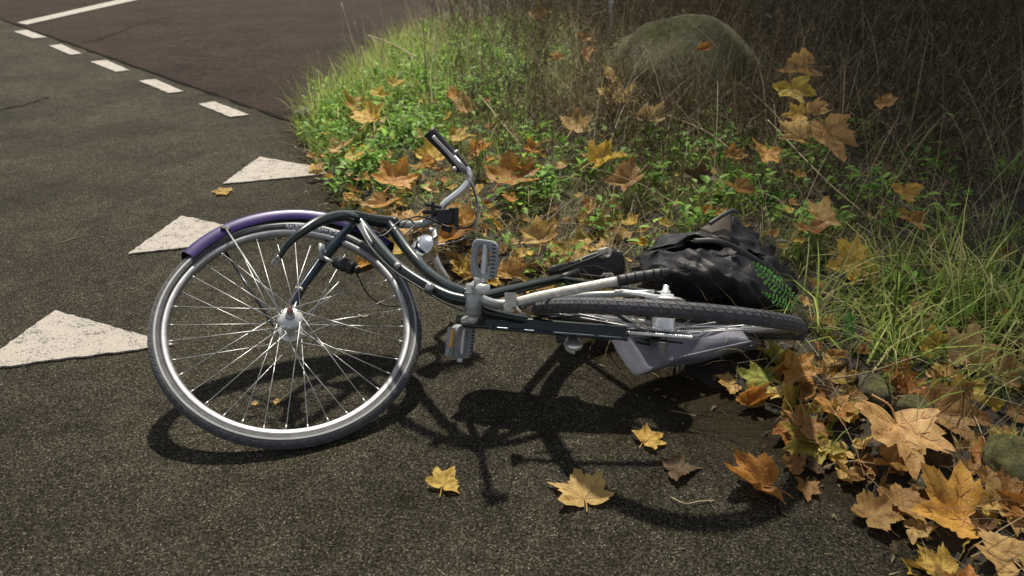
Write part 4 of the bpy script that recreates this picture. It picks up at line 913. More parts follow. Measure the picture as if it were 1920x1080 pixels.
# (px, py, width px, rot (0 = tip to the right, 90 = away), tilt towards camera, shape, variant, colour, lift, label)
LEAVES = [
 (832, 905, 78, 70, 4, 'flat', 1, 'ochre', 0, 'small ochre leaf alone on the asphalt, leftmost of those in front of the bicycle'),
 (1086, 920, 125, 100, 4, 'flat', 2, 'tan', 0, 'tan leaf with its stalk towards the camera, in front of the bicycle'),
 (1217, 829, 72, 35, 4, 'flat', 3, 'ochre', 0, 'small ochre leaf on the asphalt just below the grey pannier bag'),
 (1283, 886, 84, 10, 0, 'flat', 4, 'dark', 0, 'dark wet leaf pressed flat on the asphalt below the small ochre leaf'),
 (1405, 918, 150, 175, 14, 'curl', 1, 'rust', 0, 'folded rust-orange leaf on the asphalt left of the leaf pile'),
 (1513, 926, 62, 260, 10, 'mid', 5, 'brown', 0, 'small brown leaf touching the folded rust-orange leaf'),
 (1512, 852, 135, 200, 8, 'mid', 1, 'olive', 0, 'ragged olive-yellow leaf at the asphalt edge above the rust-orange leaf'),
 (1690, 855, 195, 268, 12, 'flat', 5, 'tan', .02, 'biggest tan leaf with pointed lobes, spread flat over the leaf pile'),
 (1785, 965, 205, 130, 16, 'mid', 2, 'orange', .02, 'bright orange leaf at the lower right beside the asphalt'),
 (1893, 965, 150, 250, 12, 'mid', 3, 'tan', .015, 'tan leaf cut by the right edge below the grey stone'),
 (1812, 848, 95, 60, 30, 'curl', 2, 'pale', .03, 'pale tan curled leaf between the biggest tan leaf and the grey stone'),
 (1785, 792, 150, 340, 22, 'mid', 4, 'brown', .02, 'broad brown leaf above the biggest tan leaf'),
 (1826, 752, 150, 350, 35, 'curl', 3, 'yellow', .04, 'long yellow folded leaf above the broad brown leaf'),
 (1512, 748, 130, 75, 30, 'mid', 6, 'yellow', .02, 'yellow upturned leaf in the pile right of the grey pannier bag'),
 (1482, 688, 90, 120, 45, 'curl', 4, 'orange', .03, 'curled orange leaf beside the end of the rear wheel'),
 (1574, 712, 84, 80, 42, 'curl', 5, 'orange', .03, 'upright orange leaf right of the curled orange leaf'),
 (1530, 785, 95, 200, 28, 'mid', 7, 'ochre', .02, 'ochre leaf just below the yellow upturned leaf'),
 (1418, 722, 95, 160, 15, 'flat', 6, 'lime', .01, 'yellow-green leaf at the right end of the grey pannier bag'),
 (1365, 728, 65, 200, 12, 'mid', 8, 'tan', .0, 'small tan leaf below the right half of the grey pannier bag'),
 (1455, 660, 70, 100, 40, 'curl', 6, 'lime', .03, 'greenish leaf half under the curled orange leaf'),
 (1757, 640, 85, 100, 52, 'mid', 9, 'yellow', .06, 'yellow leaf left of the pale leaf pair in the tussock'),
 (1820, 655, 120, 70, 50, 'mid', 10, 'pale', .06, 'large pale tan leaf in front of the grass tussock at the right'),
 (1886, 690, 95, 60, 50, 'curl', 7, 'tan', .05, 'tan leaf at the right edge beside the large pale leaf'),
 (1738, 580, 85, 20, 45, 'curl', 8, 'pale', .06, 'small pale curled leaf inside the grass tussock'),
 (1595, 488, 112, 190, 40, 'flat', 7, 'yellow', .08, 'yellow leaf caught in the grass right of the black bag'),
 (1500, 118, 78, 200, 60, 'curl', 9, 'tan', .30, 'tan leaf hanging high in the dead weeds right of the boulder'),
 (1494, 165, 66, 280, 60, 'mid', 11, 'yellow', .28, 'yellow leaf hanging right below the high tan leaf'),
 (1536, 196, 48, 40, 62, 'curl', 10, 'tan', .26, 'narrow tan leaf in the weeds below the yellow hanging leaf'),
 (1490, 212, 42, 180, 55, 'mid', 12, 'ochre', .24, 'small ochre leaf in the weeds beside the narrow tan leaf'),
 (1498, 246, 70, 150, 55, 'curl', 11, 'pale', .22, 'pale leaf in the weeds left of the tall orange leaf'),
 (1568, 258, 92, 285, 64, 'mid', 13, 'tan', .22, 'tall orange-tan leaf hanging in the dead weeds'),
 (1700, 362, 55, 270, 66, 'curl', 12, 'ochre', .22, 'shrivelled leaf dangling on a stem above the grass tussock'),
 (1712, 412, 50, 280, 60, 'curl', 13, 'brown', .16, 'brown shrivelled leaf below the dangling one'),
 (1662, 190, 42, 300, 55, 'curl', 14, 'brown', .28, 'dim brown leaf deep in the dark weeds at the right'),
 (1158, 170, 68, 85, 62, 'flat', 8, 'yellow', .12, 'bright yellow star-shaped leaf in the grass left of the boulder'),
 (1150, 150, 50, 140, 50, 'mid', 14, 'ochre', .12, 'ochre leaf behind the bright yellow star-shaped leaf'),
 (1082, 243, 58, 75, 55, 'mid', 15, 'tan', .10, 'tan leaf below and left of the bright yellow star-shaped leaf'),
 (1223, 228, 58, 60, 55, 'curl', 15, 'pale', .12, 'pinkish pale leaf in the grass below the boulder'),
 (1140, 312, 75, 20, 40, 'curl', 16, 'ochre', .07, 'ochre folded leaf above the brown crumpled leaf in the grass'),
 (1168, 347, 82, 200, 48, 'curl', 17, 'tan', .06, 'brown crumpled leaf in the middle of the verge'),
 (1438, 298, 60, 240, 55, 'curl', 18, 'orange', .10, 'orange leaf behind a feathery green leaf in the verge'),
 (1378, 298, 40, 100, 45, 'curl', 19, 'orange', .10, 'small orange leaf left of the feathery green leaf'),
 (1385, 365, 55, 290, 50, 'curl', 20, 'brown', .05, 'brown leaf standing behind the black bag'),
 (1310, 345, 60, 80, 50, 'curl', 3, 'dark', .05, 'dark brown curled leaf in the green tuft of the verge'),
 (742, 345, 72, 70, 50, 'mid', 16, 'orange', .05, 'bright orange leaf left of the handlebar'),
 (716, 392, 58, 250, 40, 'curl', 1, 'tan', .04, 'tan curled leaf between the orange leaf and the head tube'),
 (962, 340, 92, 30, 34, 'mid', 17, 'orange', .05, 'broad orange-brown leaf right of the handlebar'),
 (980, 318, 50, 130, 50, 'curl', 2, 'tan', .06, 'tan leaf behind the broad orange-brown leaf'),
 (690, 225, 62, 90, 55, 'mid', 1, 'yellow', .08, 'bright yellow leaf at the left of the verge grass'),
 (665, 205, 50, 160, 50, 'curl', 4, 'ochre', .08, 'ochre leaf left of the bright yellow leaf in the verge grass'),
 (742, 160, 30, 45, 50, 'mid', 5, 'yellow', .12, 'small pale yellow leaf high in the verge grass'),
 (712, 182, 34, 0, 45, 'mid', 6, 'yellow', .10, 'small yellow leaf above the bright yellow leaf'),
 (868, 190, 52, 90, 68, 'curl', 6, 'tan', .12, 'upright tan leaf standing in the grass above the handlebar grip'),
 (848, 170, 34, 95, 66, 'curl', 7, 'orange', .12, 'narrow orange leaf beside the upright tan leaf'),
 (812, 300, 60, 110, 48, 'mid', 8, 'yellow', .05, 'yellow leaf just left of the brake lever'),
 (795, 318, 52, 200, 40, 'curl', 9, 'tan', .04, 'tan leaf below the yellow leaf left of the brake lever'),
 (808, 358, 40, 320, 35, 'curl', 10, 'pale', .05, 'pale leaf left of the chrome handlebar'),
 (902, 288, 46, 30, 45, 'curl', 11, 'orange', .05, 'dark orange leaf right of the handlebar grip'),
 (868, 262, 44, 10, 45, 'mid', 12, 'yellow', .06, 'yellow leaf behind the handlebar grip'),
 (1000, 284, 36, 100, 50, 'curl', 12, 'orange', .06, 'small orange leaf in the grass above the orange-brown leaf'),
 (640, 285, 46, 30, 45, 'curl', 13, 'pale', .04, 'pale leaf near the tip of the farthest painted triangle'),
 (664, 300, 44, 60, 40, 'mid', 14, 'yellow', .04, 'yellow leaf in the grass near the farthest painted triangle'),
 (598, 322, 42, 5, 3, 'flat', 9, 'ochre', 0, 'flat ochre leaf on the tip of the farthest painted triangle'),
 (415, 362, 44, 185, 3, 'flat', 10, 'ochre', 0, 'small flat ochre leaf on the asphalt below the farthest painted triangle'),
 (1008, 452, 68, 100, 45, 'curl', 14, 'tan', .04, 'tan leaf standing between the pedal and the black bag'),
 (1090, 455, 100, 180, 25, 'mid', 10, 'olive', .03, 'broad olive-yellow leaf left of the black bag'),
 (1075, 485, 80, 250, 30, 'flat', 3, 'olive', .03, 'olive leaf directly above the saddle'),
 (1150, 425, 80, 0, 25, 'flat', 2, 'olive', .04, 'long yellow-olive leaf above and left of the black bag'),
 (1040, 505, 60, 290, 40, 'curl', 8, 'pale', .03, 'pale leaf left of the saddle nose'),
 (905, 530, 70, 200, 20, 'curl', 15, 'brown', .0, 'brown leaf under the pedal nearest the camera'),
 (962, 528, 80, 330, 20, 'curl', 16, 'tan', .0, 'tan leaf right of the grey pedal'),
 (868, 505, 70, 150, 30, 'mid', 4, 'ochre', .02, 'ochre leaf just left of the grey pedal'),
 (745, 472, 52, 60, 40, 'mid', 7, 'yellow', .02, 'yellow leaf seen between the two frame tubes'),
 (835, 450, 80, 190, 35, 'curl', 20, 'orange', .02, 'orange leaf behind the headlamp'),
 (765, 425, 60, 30, 35, 'mid', 11, 'tan', .02, 'tan leaf behind the stem'),
 (870, 415, 60, 120, 40, 'curl', 5, 'orange', .02, 'orange leaf behind the brake cable loop'),
 (690, 500, 60, 20, 20, 'curl', 17, 'orange', .0, 'orange leaf seen through the spokes beside the dynamo'),
 (1536, 415, 66, 60, 50, 'curl', 18, 'tan', .05, 'tan leaf right of the black bag in the grass'),
 (1522, 440, 60, 280, 45, 'curl', 19, 'brown', .04, 'brown leaf below the tan leaf right of the black bag'),
 (1100, 70, 34, 270, 60, 'curl', 3, 'brown', .30, 'brown leaf hanging in the weeds left of the boulder'),
 (1102, 100, 34, 280, 60, 'curl', 9, 'tan', .25, 'tan leaf hanging below the brown one left of the boulder'),
 (1010, 22, 40, 90, 60, 'mid', 9, 'brown', .25, 'dim orange-brown leaf at the very top of the verge'),
 (1322, 85, 26, 60, 50, 'curl', 15, 'rust', .40, 'small red-brown leaf lying on the boulder'),
 (1045, 105, 28, 30, 55, 'curl', 5, 'tan', .25, 'small tan leaf in the weeds left of the marker post'),
 (1600, 505, 60, 300, 40, 'curl', 11, 'brown', .03, 'brown leaf under the yellow leaf right of the black bag'),
 (1490, 880, 70, 160, 12, 'curl', 12, 'brown', .0, 'brown leaf below the ragged olive-yellow leaf'),
 (1862, 905, 80, 20, 15, 'mid', 13, 'brown', .01, 'brown leaf half under the grey stone at the right edge'),
 (1880, 1040, 130, 110, 12, 'flat', 4, 'tan', .0, 'tan leaf in the bottom right corner'),
]
for i, (px, py, wpx, rot, tilt, kind, k, cl, lift, lab) in enumerate(LEAVES):
    if py < 480 and tilt > 25: wpx *= 1.32; tilt *= (.42 if lift < .2 else .72); lift += .045
    elif py > 700: lift *= .3
    p = TG(px, py, lift); dpt = pix(p)[2]; put_leaf(p, wpx/FOC*dpt/1.62, rot, tilt, kind, k, cl, lab, roll=random.uniform(-10, 10))
# smaller leaves nobody could tell apart, strewn through the verge
def zone(n, box, sizes, cols, lab, grp, lift=(.01, .10), tilt=(15, 60), kinds=('curl', 'mid', 'curl', 'roll')):
    done = 0; guard = 0
    while done < n and guard < n*60:
        guard += 1
        px, py = random.uniform(box[0], box[2]), random.uniform(box[1], box[3]); lf = random.uniform(*lift); p = TG(px, py, lf)
        if edge_dist(p.x, p.y)[0] < -.02-.06*random.random(): continue
        put_leaf(p, random.uniform(*sizes), random.uniform(0, 360), random.uniform(*tilt), random.choice(kinds), random.randint(1, 14), random.choice(cols), lab, grp, random.uniform(-30, 30), stalk=False); done += 1
warm = ['tan', 'orange', 'tan', 'ochre', 'yellow', 'pale', 'brown', 'yellow']
zone(56, (570, 180, 960, 470), (.028, .058), warm, 'small curled leaf littering the bright grass around the handlebar', 'litter leaves around the handlebar', (.03, .11), (0, 28))
zone(34, (700, 400, 1200, 640), (.035, .062), warm, 'small leaf in the litter under and behind the bicycle frame', 'litter leaves under the frame', (.0, .03), (0, 40))
zone(34, (960, 230, 1500, 470), (.026, .05), warm, 'small withered leaf half buried in the middle of the verge', 'litter leaves mid verge', (.03, .12), (0, 28))
zone(8, (1380, 640, 1920, 1080), (.025, .055), ['tan', 'brown', 'brown', 'ochre', 'olive', 'dark'], 'small brown leaf in the leaf pile along the asphalt at the right', 'litter leaves in the right pile', (.0, .02), (0, 35))
zone(12, (1480, 380, 1920, 680), (.025, .045), ['tan', 'brown', 'dark', 'ochre'], 'small brown leaf under the grass tussock at the right', 'litter leaves under the tussock', (.0, .08), (0, 28))

def bank(n, i0, i1, off, sizes, cols, lab, grp, tilt=(0, 30), kinds=('flat', 'mid', 'curl', 'mid')):
    seg = EDGE[i0:i1]; 
    for k in range(n):
        t = random.random()*(len(seg)-1); a, b = seg[int(t)], seg[min(int(t)+1, len(seg)-1)]; p = a.lerp(b, t-int(t)); d = (b-a).normalized(); nn = Vector((-d.y, d.x, 0))
        if edge_dist(p.x+nn.x*.05, p.y+nn.y*.05)[0] < 0: nn = -nn
        p = p+nn*random.uniform(*off); p.z = max(tz(p.x, p.y), 0)+.004+.012*random.random()
        put_leaf(p, random.uniform(*sizes), random.uniform(0, 360), random.uniform(*tilt), random.choice(kinds), random.randint(1, 16), random.choice(cols), lab, grp, random.uniform(-14, 14), stalk=False)
bank(56, 18, 24, (-.06, .34), (.045, .085), ['tan', 'ochre', 'brown', 'olive', 'orange', 'rust', 'brown', 'brown', 'dark'], 'leaf coloured for dim light in the leaf bank along the asphalt at the lower right', 'leaf bank at the lower right', (0, 30), ('flat', 'mid', 'curl', 'curl', 'roll'))  # browner mix puts the dimmer light of this corner into the leaf colours
bank(16, 11, 16, (-.03, .25), (.04, .065), ['tan', 'ochre', 'brown', 'yellow', 'orange'], 'weathered leaf on the bare strip behind the front half of the bicycle', 'leaf bank behind the frame')
# the rest of the litter: too many to count, one mass
M['litter'] = plant('leaf_litter', [(0, (.12, .065, .025)), (.3, (.30, .165, .06)), (.6, (.52, .33, .12)), (.85, (.64, .46, .16)), (1, (.66, .50, .12))], .35, .6)
def litter(spots):
    Vs, Fq, Ft, T = [], [], [], []; off = 0
    for (p, sz) in spots:
        me = get_leaf(random.choice(['mid', 'curl', 'curl', 'roll', 'flat']), random.randint(1, 14))[0]
        co = np.empty(len(me.vertices)*3, np.float32); me.vertices.foreach_get('co', co); co = co.reshape(-1, 3)
        R = np.array((Matrix.Rotation(math.radians(random.uniform(-8, 24)), 3, 'X') @ Matrix.Rotation(math.radians(random.uniform(-22, 22)), 3, 'Y') @ Matrix.Rotation(random.uniform(0, 6.28), 3, 'Z')))
        w_ = co@R.T*sz; w_[:, 2] -= np.percentile(w_[:, 2], 20); Vs.append(w_+np.array(p)); t = random.random()**.9
        T.append(np.clip(t+RNG.normal(0, .05, len(co)), 0, 1))
        for f in me.polygons:
            v = [i+off for i in f.vertices]; (Fq if len(v) == 4 else Ft).append(v)
        off += len(co)
    o = fast('leaf_litter', np.concatenate(Vs), [np.array(Fq), np.array(Ft)], M['litter'], np.concatenate(T), smooth=True)
    tag(o, 'dense mass of small fallen leaves covering the ground of the verge', 'leaf litter', kind='stuff')
spots = []
for (n_, bx, lf) in ((110, (580, 190, 1000, 480), (.0, .07)), (60, (700, 400, 1190, 600), (.0, .025)), (50, (980, 240, 1500, 470), (.0, .08)), (60, (1380, 640, 1920, 1080), (.0, .015)), (30, (1480, 400, 1920, 680), (.0, .05))):
    k = 0
    while k < n_:
        p = TG(random.uniform(bx[0], bx[2]), random.uniform(bx[1], bx[3]), random.uniform(*lf)); k += 1
        if edge_dist(p.x, p.y)[0] < -.03: continue
        spots.append((p, random.uniform(.022, .055)))
litter(spots)
# ------------------------------------------------------------------ grasses and weeds
def scatter(n, fn, xr=(-1.3, 4.2), yr=(.9, 8.5)):
    """points in the verge accepted with probability fn(px,py,d)"""
    out = []; got = 0
    for _ in range(10):
        k = 60000; X = RNG.uniform(*xr, k); Y = RNG.uniform(*yr, k)
        # more candidates close by, fewer far off
        dep = Y*CT+CAM_H*ST; px = 960+FOC*X/dep; keep = (px > -150) & (px < 2800); X, Y = X[keep], Y[keep]
        D = edge_dist(X, Y); Z = np.maximum(terrain(X, Y), 0)
        dep = Y*CT+(CAM_H-Z)*ST; px = 960+FOC*X/dep; py = 540-FOC*(Y*ST+(Z-CAM_H)*CT)/dep
        pr = np.where(D > 0.0, fn(px, py, D), 0); ok = (RNG.random(len(X)) < pr) & (py < 1250)
        ok &= ((X-BOUL.x)/.52)**2+((Y-BOUL.y-.42)/.42)**2 > 1            # keep the boulder clear
        q = np.stack([X[ok], Y[ok], Z[ok]], 1); out.append(q); got += len(q)
        if got >= n: break
    return np.concatenate(out)[:n]
def blades(pts, per, h, wdt, lean, curl, spread, tone=(0, 1), seg=3, az=None):
    """curved tapering strips; returns V, [quads, tris], tone"""
    n = len(pts)*per; p = np.repeat(pts, per, 0)+np.concatenate([RNG.normal(0, spread, (n, 2)), np.zeros((n, 1))], 1)
    H = RNG.uniform(h[0], h[1], n)*np.repeat(RNG.uniform(.7, 1.15, len(pts)), per); W = RNG.uniform(wdt[0], wdt[1], n)
    A = RNG.uniform(0, 2*np.pi, n) if az is None else RNG.normal(az[0], az[1], n)
    Ln = np.abs(RNG.normal(lean, lean*.5, n)); Cu = RNG.normal(curl, curl*.5+.05, n); tw = A+np.pi/2+RNG.normal(0, .5, n)
    tn = np.repeat(np.clip(RNG.normal(np.mean(tone), (tone[1]-tone[0])/3, n), 0, 1), 2*seg+1)
    dx, dy = np.cos(A), np.sin(A); sx, sy = np.cos(tw), np.sin(tw); V = np.zeros((n, 2*seg+1, 3)); x = np.zeros(n); z = np.zeros(n)
    for i in range(seg+1):
        t = i/seg
        if i:
            ang = np.minimum(Ln+Cu*(t-.5/seg)*1.6, 2.4); x = x+np.sin(ang)*H/seg; z = z+np.cos(ang)*H/seg
        c = p+np.stack([dx*x, dy*x, z], 1)
        if i < seg:
            ww = W*(1-.75*t)/2; o = np.stack([sx*ww, sy*ww, 0*ww], 1); V[:, 2*i] = c-o; V[:, 2*i+1] = c+o
        else: V[:, 2*seg] = c
    b = (np.arange(n)*(2*seg+1))[:, None]
    Q = np.concatenate([b+np.array([[2*i, 2*i+1, 2*i+3, 2*i+2]]) for i in range(seg-1)]); T = b+np.array([[2*seg-2, 2*seg-1, 2*seg]])
    return V.reshape(-1, 3), [Q, T], tn
def merge(parts):
    V, Q, T, t = [], [], [], []; o = 0
    for v, (q, tr), tn in parts:
        V.append(v); Q.append(q+o); T.append(tr+o); t.append(tn); o += len(v)
    return np.concatenate(V), [np.concatenate(Q), np.concatenate(T)], np.concatenate(t)
def gauss(px, py, cx, cy, sx, sy): return np.exp(-((px-cx)/sx)**2-((py-cy)/sy)**2)
def clump(px, py, s=.012, seed=0): return np.clip(.5+.9*nz(px*s, py*s*1.6, 1.0, seed), 0, 1)
# bright green grass at the tip and along the left of the verge, the tussock at the right, thin everywhere else
def f_green(px, py, d): return np.clip(.9*gauss(px, py, 680, 210, 170, 95)+.55*gauss(px, py, 850, 110, 170, 90)+.2*gauss(px, py, 1740, 560, 170, 90)+.5*gauss(px, py, 1270, 350, 130, 60)+.3*gauss(px, py, 1500, 440, 60, 60)+.02, 0, 1)*clump(px, py, .02, 1)
gp_ = scatter(3600, f_green)
parts = [blades(gp_, 9, (.05, .16), (.003, .006), .3, .55, .018, (0, .9))]
tus = scatter(80, lambda px, py, d: .95*gauss(px, py, 1720, 600, 130, 70)+.5*gauss(px, py, 1880, 620, 80, 100))
parts.append(blades(tus, 11, (.10, .42), (.003, .009), .5, .75, .03, (.0, 1.15)))
tus2 = scatter(260, lambda px, py, d: .9*gauss(px, py, 660, 205, 85, 45)+.7*gauss(px, py, 760, 130, 80, 50))
parts.append(blades(tus2, 12, (.14, .36), (.0035, .007), .25, .55, .02, (.3, 1.0)))
tag(fast('grass', *merge(parts)[:2], M['grass'], merge(parts)[2]) if False else (lambda m: fast('grass', m[0], m[1], M['grass'], m[2]))(merge(parts)), 'fresh green grass growing in clumps along the verge', 'grass', kind='stuff')
# short fine moss-like green
def f_short(px, py, d): return np.clip((.7*gauss(px, py, 700, 270, 200, 130)+.7*gauss(px, py, 1180, 360, 250, 110)+.5*gauss(px, py, 900, 180, 200, 150)+.12*gauss(px, py, 1620, 560, 300, 140)+.05), 0, 1)*clump(px, py, .03, 4)
sp = scatter(5200, f_short)
m_ = blades(sp, 8, (.02, .07), (.0022, .0045), .5, .6, .02, (0, .8), 2)
tag(fast('short_grass', m_[0], m_[1], M['grass'], m_[2]), 'short fine green ground cover between the leaves', 'grass', kind='stuff')
# dry straw lying and leaning everywhere
def f_dry(px, py, d): return np.clip(.25+.5*gauss(px, py, 1150, 250, 350, 160)+.5*gauss(px, py, 1550, 330, 300, 200)+.35*gauss(px, py, 1650, 640, 260, 120)+.3*gauss(px, py, 820, 80, 120, 80)+.6*gauss(px, py, 820, 450, 200, 70)+.5*gauss(px, py, 1080, 420, 150, 90), 0, 1)
dp = scatter(4600, f_dry)
parts = [blades(dp, 4, (.10, .34), (.0014, .0034), .8, .5, .03, (.1, .9), 4), blades(dp[::2], 5, (.05, .16), (.0016, .004), 1.35, .2, .03, (.1, 1), 3)]
lp = scatter(1500, lambda px, py, d: np.clip(.8*gauss(px, py, 1650, 260, 330, 200)+.6*gauss(px, py, 1200, 190, 260, 110)+.5*gauss(px, py, 900, 60, 150, 60)+.8*gauss(px, py, 1290, 225, 200, 35), 0, 1))
parts.append(blades(lp, 3, (.28, .75), (.0016, .0034), .45, .5, .03, (.2, 1), 5))
veil = scatter(300, lambda px, py, d: np.clip(gauss(px, py, 1310, 205, 200, 45), 0, 1)*(py > 165))
parts.append(blades(veil, 5, (.22, .62), (.0022, .0042), .5, .55, .05, (.1, .9), 5))
up_ = scatter(130, lambda px, py, d: np.clip(.9*gauss(px, py, 700, 150, 90, 45)+.9*gauss(px, py, 820, 70, 70, 45)+.4*gauss(px, py, 900, 180, 90, 60)+.5*gauss(px, py, 590, 215, 30, 25), 0, 1))
parts.append(blades(up_, 1, (.25, .60), (.004, .0065), .16, .15, .02, (.75, 1), 5))
m_ = merge(parts); tag(fast('dry_grass', m_[0], m_[1], M['hay'], m_[2]), 'pale dry straw tangled through the verge', 'dry grass', kind='stuff')
# dead weeds: fine brown branching tangle, tall at the right and behind
def f_weed(px, py, d): return np.clip(.9*gauss(px, py, 1350, 270, 250, 110)+.95*gauss(px, py, 1750, 180, 330, 230)+.6*gauss(px, py, 2350, 250, 350, 300)+.8*gauss(px, py, 1200, 40, 330, 70)+.9*gauss(px, py, 1290, 215, 190, 40)+.35*gauss(px, py, 1050, 280, 140, 100)+.3*gauss(px, py, 1750, 500, 200, 80), 0, 1)
wp = scatter(5800, f_weed, (-.6, 5.2), (1.6, 9.5))
def weeds(pts):
    parts = []; far_ = np.clip((pts[:, 1]-2.0)/2.5, .25, 1.25); n = len(pts)
    H = RNG.uniform(.20, .55, n)*far_; A = RNG.uniform(0, 6.28, n); L = np.abs(RNG.normal(.35, .25, n))
    top = pts+np.stack([np.cos(A)*np.sin(L)*H, np.sin(A)*np.sin(L)*H, np.cos(L)*H], 1)
    def strips(P0, P1, w0, w1, tn):
        k = len(P0); d = P1-P0; s = np.cross(d, RNG.normal(size=(k, 3))); s /= np.linalg.norm(s, axis=1)[:, None]+1e-9
        mid = (P0+P1)/2+RNG.normal(0, .05, (k, 3))*np.linalg.norm(d, axis=1)[:, None]
        V = np.stack([P0-s*w0, P0+s*w0, mid-s*(w0+w1)/2, mid+s*(w0+w1)/2, P1], 1); b = (np.arange(k)*5)[:, None]
        return V.reshape(-1, 3), [b+np.array([[0, 1, 3, 2]]), b+np.array([[2, 3, 4]])], np.repeat(tn, 5)
    tn = RNG.uniform(0, 1, n); parts.append(strips(pts, top, .0024, .0013, tn))
    nb = 9; t = RNG.uniform(.2, 1, (n, nb)); b0 = (pts[:, None]+(top-pts)[:, None]*t[..., None]).reshape(-1, 3)
    a2 = RNG.uniform(0, 6.28, n*nb); l2 = np.abs(RNG.normal(.75, .3, n*nb)); h2 = np.repeat(H, nb)*RNG.uniform(.12, .42, n*nb)
    b1 = b0+np.stack([np.cos(a2)*np.sin(l2)*h2, np.sin(a2)*np.sin(l2)*h2, np.cos(l2)*h2], 1)
    parts.append(strips(b0, b1, .0016, .0009, RNG.uniform(0, 1, n*nb)))
    nb2 = 4; t = RNG.uniform(.3, 1, (n*nb, nb2)); c0 = (b0[:, None]+(b1-b0)[:, None]*t[..., None]).reshape(-1, 3); m = len(c0)
    a3 = RNG.uniform(0, 6.28, m); l3 = np.abs(RNG.normal(.9, .4, m)); h3 = np.repeat(h2, nb2)*RNG.uniform(.15, .5, m)
    c1 = c0+np.stack([np.cos(a3)*np.sin(l3)*h3, np.sin(a3)*np.sin(l3)*h3, np.cos(l3)*h3], 1)
    parts.append(strips(c0, c1, .0013, .0009, RNG.uniform(0, 1, m)))
    return merge(parts)
m_ = weeds(wp); tag(fast('dead_weeds', m_[0], m_[1], M['weed'], m_[2]), 'fine brown dead weeds tangled around and behind the boulder', 'weeds', kind='stuff')
# low leafy herbs: small folded leaves on stems, clustered
def herbs(pts, per, ls, hh):
    n = len(pts)*per; p = np.repeat(pts, per, 0); A = RNG.uniform(0, 6.28, n); r = np.abs(RNG.normal(0, .035, n)); z = RNG.uniform(.15, 1, n)*np.repeat(RNG.uniform(hh[0], hh[1], len(pts)), per)
    c = p+np.stack([np.cos(A)*r, np.sin(A)*r, z], 1); L = RNG.uniform(ls[0], ls[1], n); W = L*RNG.uniform(.22, .34, n); el = RNG.normal(.15, .45, n)
    d = np.stack([np.cos(A)*np.cos(el), np.sin(A)*np.cos(el), np.sin(el)], 1); s = np.stack([-np.sin(A), np.cos(A), 0*A], 1); u = np.cross(d, s)
    def q(a, b, c_): return c+d*(L*a)[:, None]+s*(W*b)[:, None]+u*(L*c_)[:, None]
    V = np.stack([q(0, 0, 0), q(.3, -.9, .10), q(.3, 0, 0), q(.3, .9, .10), q(.65, -.75, .06), q(.65, 0, -.03), q(.65, .75, .06), q(1, 0, -.10)], 1)
    b = (np.arange(n)*8)[:, None]; Q = np.concatenate([b+np.array([[1, 2, 5, 4]]), b+np.array([[2, 3, 6, 5]])]); T = np.concatenate([b+np.array([x]) for x in ([0, 2, 1], [0, 3, 2], [4, 5, 7], [5, 6, 7])])
    return V.reshape(-1, 3), [Q, T], np.repeat(np.clip(RNG.normal(.5, .3, n), 0, 1), 8)
def f_herb(px, py, d): return np.clip(.8*gauss(px, py, 745, 190, 130, 80)+.6*gauss(px, py, 930, 130, 110, 80)+.45*gauss(px, py, 680, 310, 90, 90)+.5*gauss(px, py, 1010, 340, 60, 60)+.5*gauss(px, py, 1330, 320, 120, 60)+.25*gauss(px, py, 1560, 380, 200, 120)+.02, 0, 1)*clump(px, py, .03, 2)*(py < 640)
hp_ = scatter(1300, f_herb); m_ = herbs(hp_, 12, (.018, .055), (.05, .17))
tag(fast('low_herbs', m_[0], m_[1], M['herb'], m_[2]), 'small bright green herbs growing low in the verge', 'herbs', kind='stuff')

# individual plants one can pick out
def herb_plant(px, py, h, nl, ls, label, lean=(0, 0), cat='plant', mat='herb'):
    p = TG(px, py); root = empty('herb_plant', p); tag(root, label, cat); top = p+Vector((lean[0], lean[1], h))
    tube('stem', [p, p.lerp(top, .5)+Vector((.008, 0, 0)), top], [.0022, .0018, .001], M[mat], root, 6, 4)
    for k in range(nl):
        t = .25+.75*k/(nl-1); c = p.lerp(top, t); a = k*2.4+random.uniform(-.4, .4); L = ls*random.uniform(.7, 1.15); wd = L*.32
        d = Vector((math.cos(a), math.sin(a), random.uniform(.0, .5))).normalized(); s = Vector((-math.sin(a), math.cos(a), 0)); u = s.cross(d)*-1
        V = [c]; n = 6
        for i in range(1, n):
            f = i/n; ww = wd*math.sin(math.pi*f**.8)*(1+.12*(i % 2)); q = c+d*L*f-Vector((0, 0, 1))*L*.35*f*f
            V += [q-s*ww+u*ww*.3, q, q+s*ww+u*ww*.3]
        V.append(c+d*L-Vector((0, 0, 1))*L*.38); F = [(0, 2, 1), (0, 3, 2)]
        for i in range(n-2): o = 1+3*i; F += [(o, o+1, o+4, o+3), (o+1, o+2, o+5, o+4)]
        o = 1+3*(n-2); F += [(o, o+1, len(V)-1), (o+1, o+2, len(V)-1)]
        lf = mk('leaf', V, F, M[mat], root); at = lf.data.attributes.new('tone', 'FLOAT', 'POINT'); at.data.foreach_set('value', [random.uniform(.3, 1)]*len(V))
herb_plant(1022, 385, .16, 9, .045, 'small nettle-like seedling with paired green leaves right of the handlebar')
herb_plant(760, 175, .2, 12, .06, 'leafy green herb in the bright grass above the orange leaf')
herb_plant(820, 150, .18, 10, .055, 'leafy green herb left of the upright tan leaf')
herb_plant(1075, 140, .16, 5, .07, 'lance-leaved green plant left of the bright yellow star-shaped leaf')
herb_plant(700, 330, .09, 7, .045, 'low round-leaved green herb left of the bright orange leaf')
herb_plant(960, 170, .18, 11, .05, 'leafy green herb in the middle of the upper verge')
herb_plant(1160, 395, .07, 6, .05, 'broad green leaves below the brown crumpled leaf')
herb_plant(1350, 320, .12, 8, .045, 'green herb left of the feathery leaf in the verge')
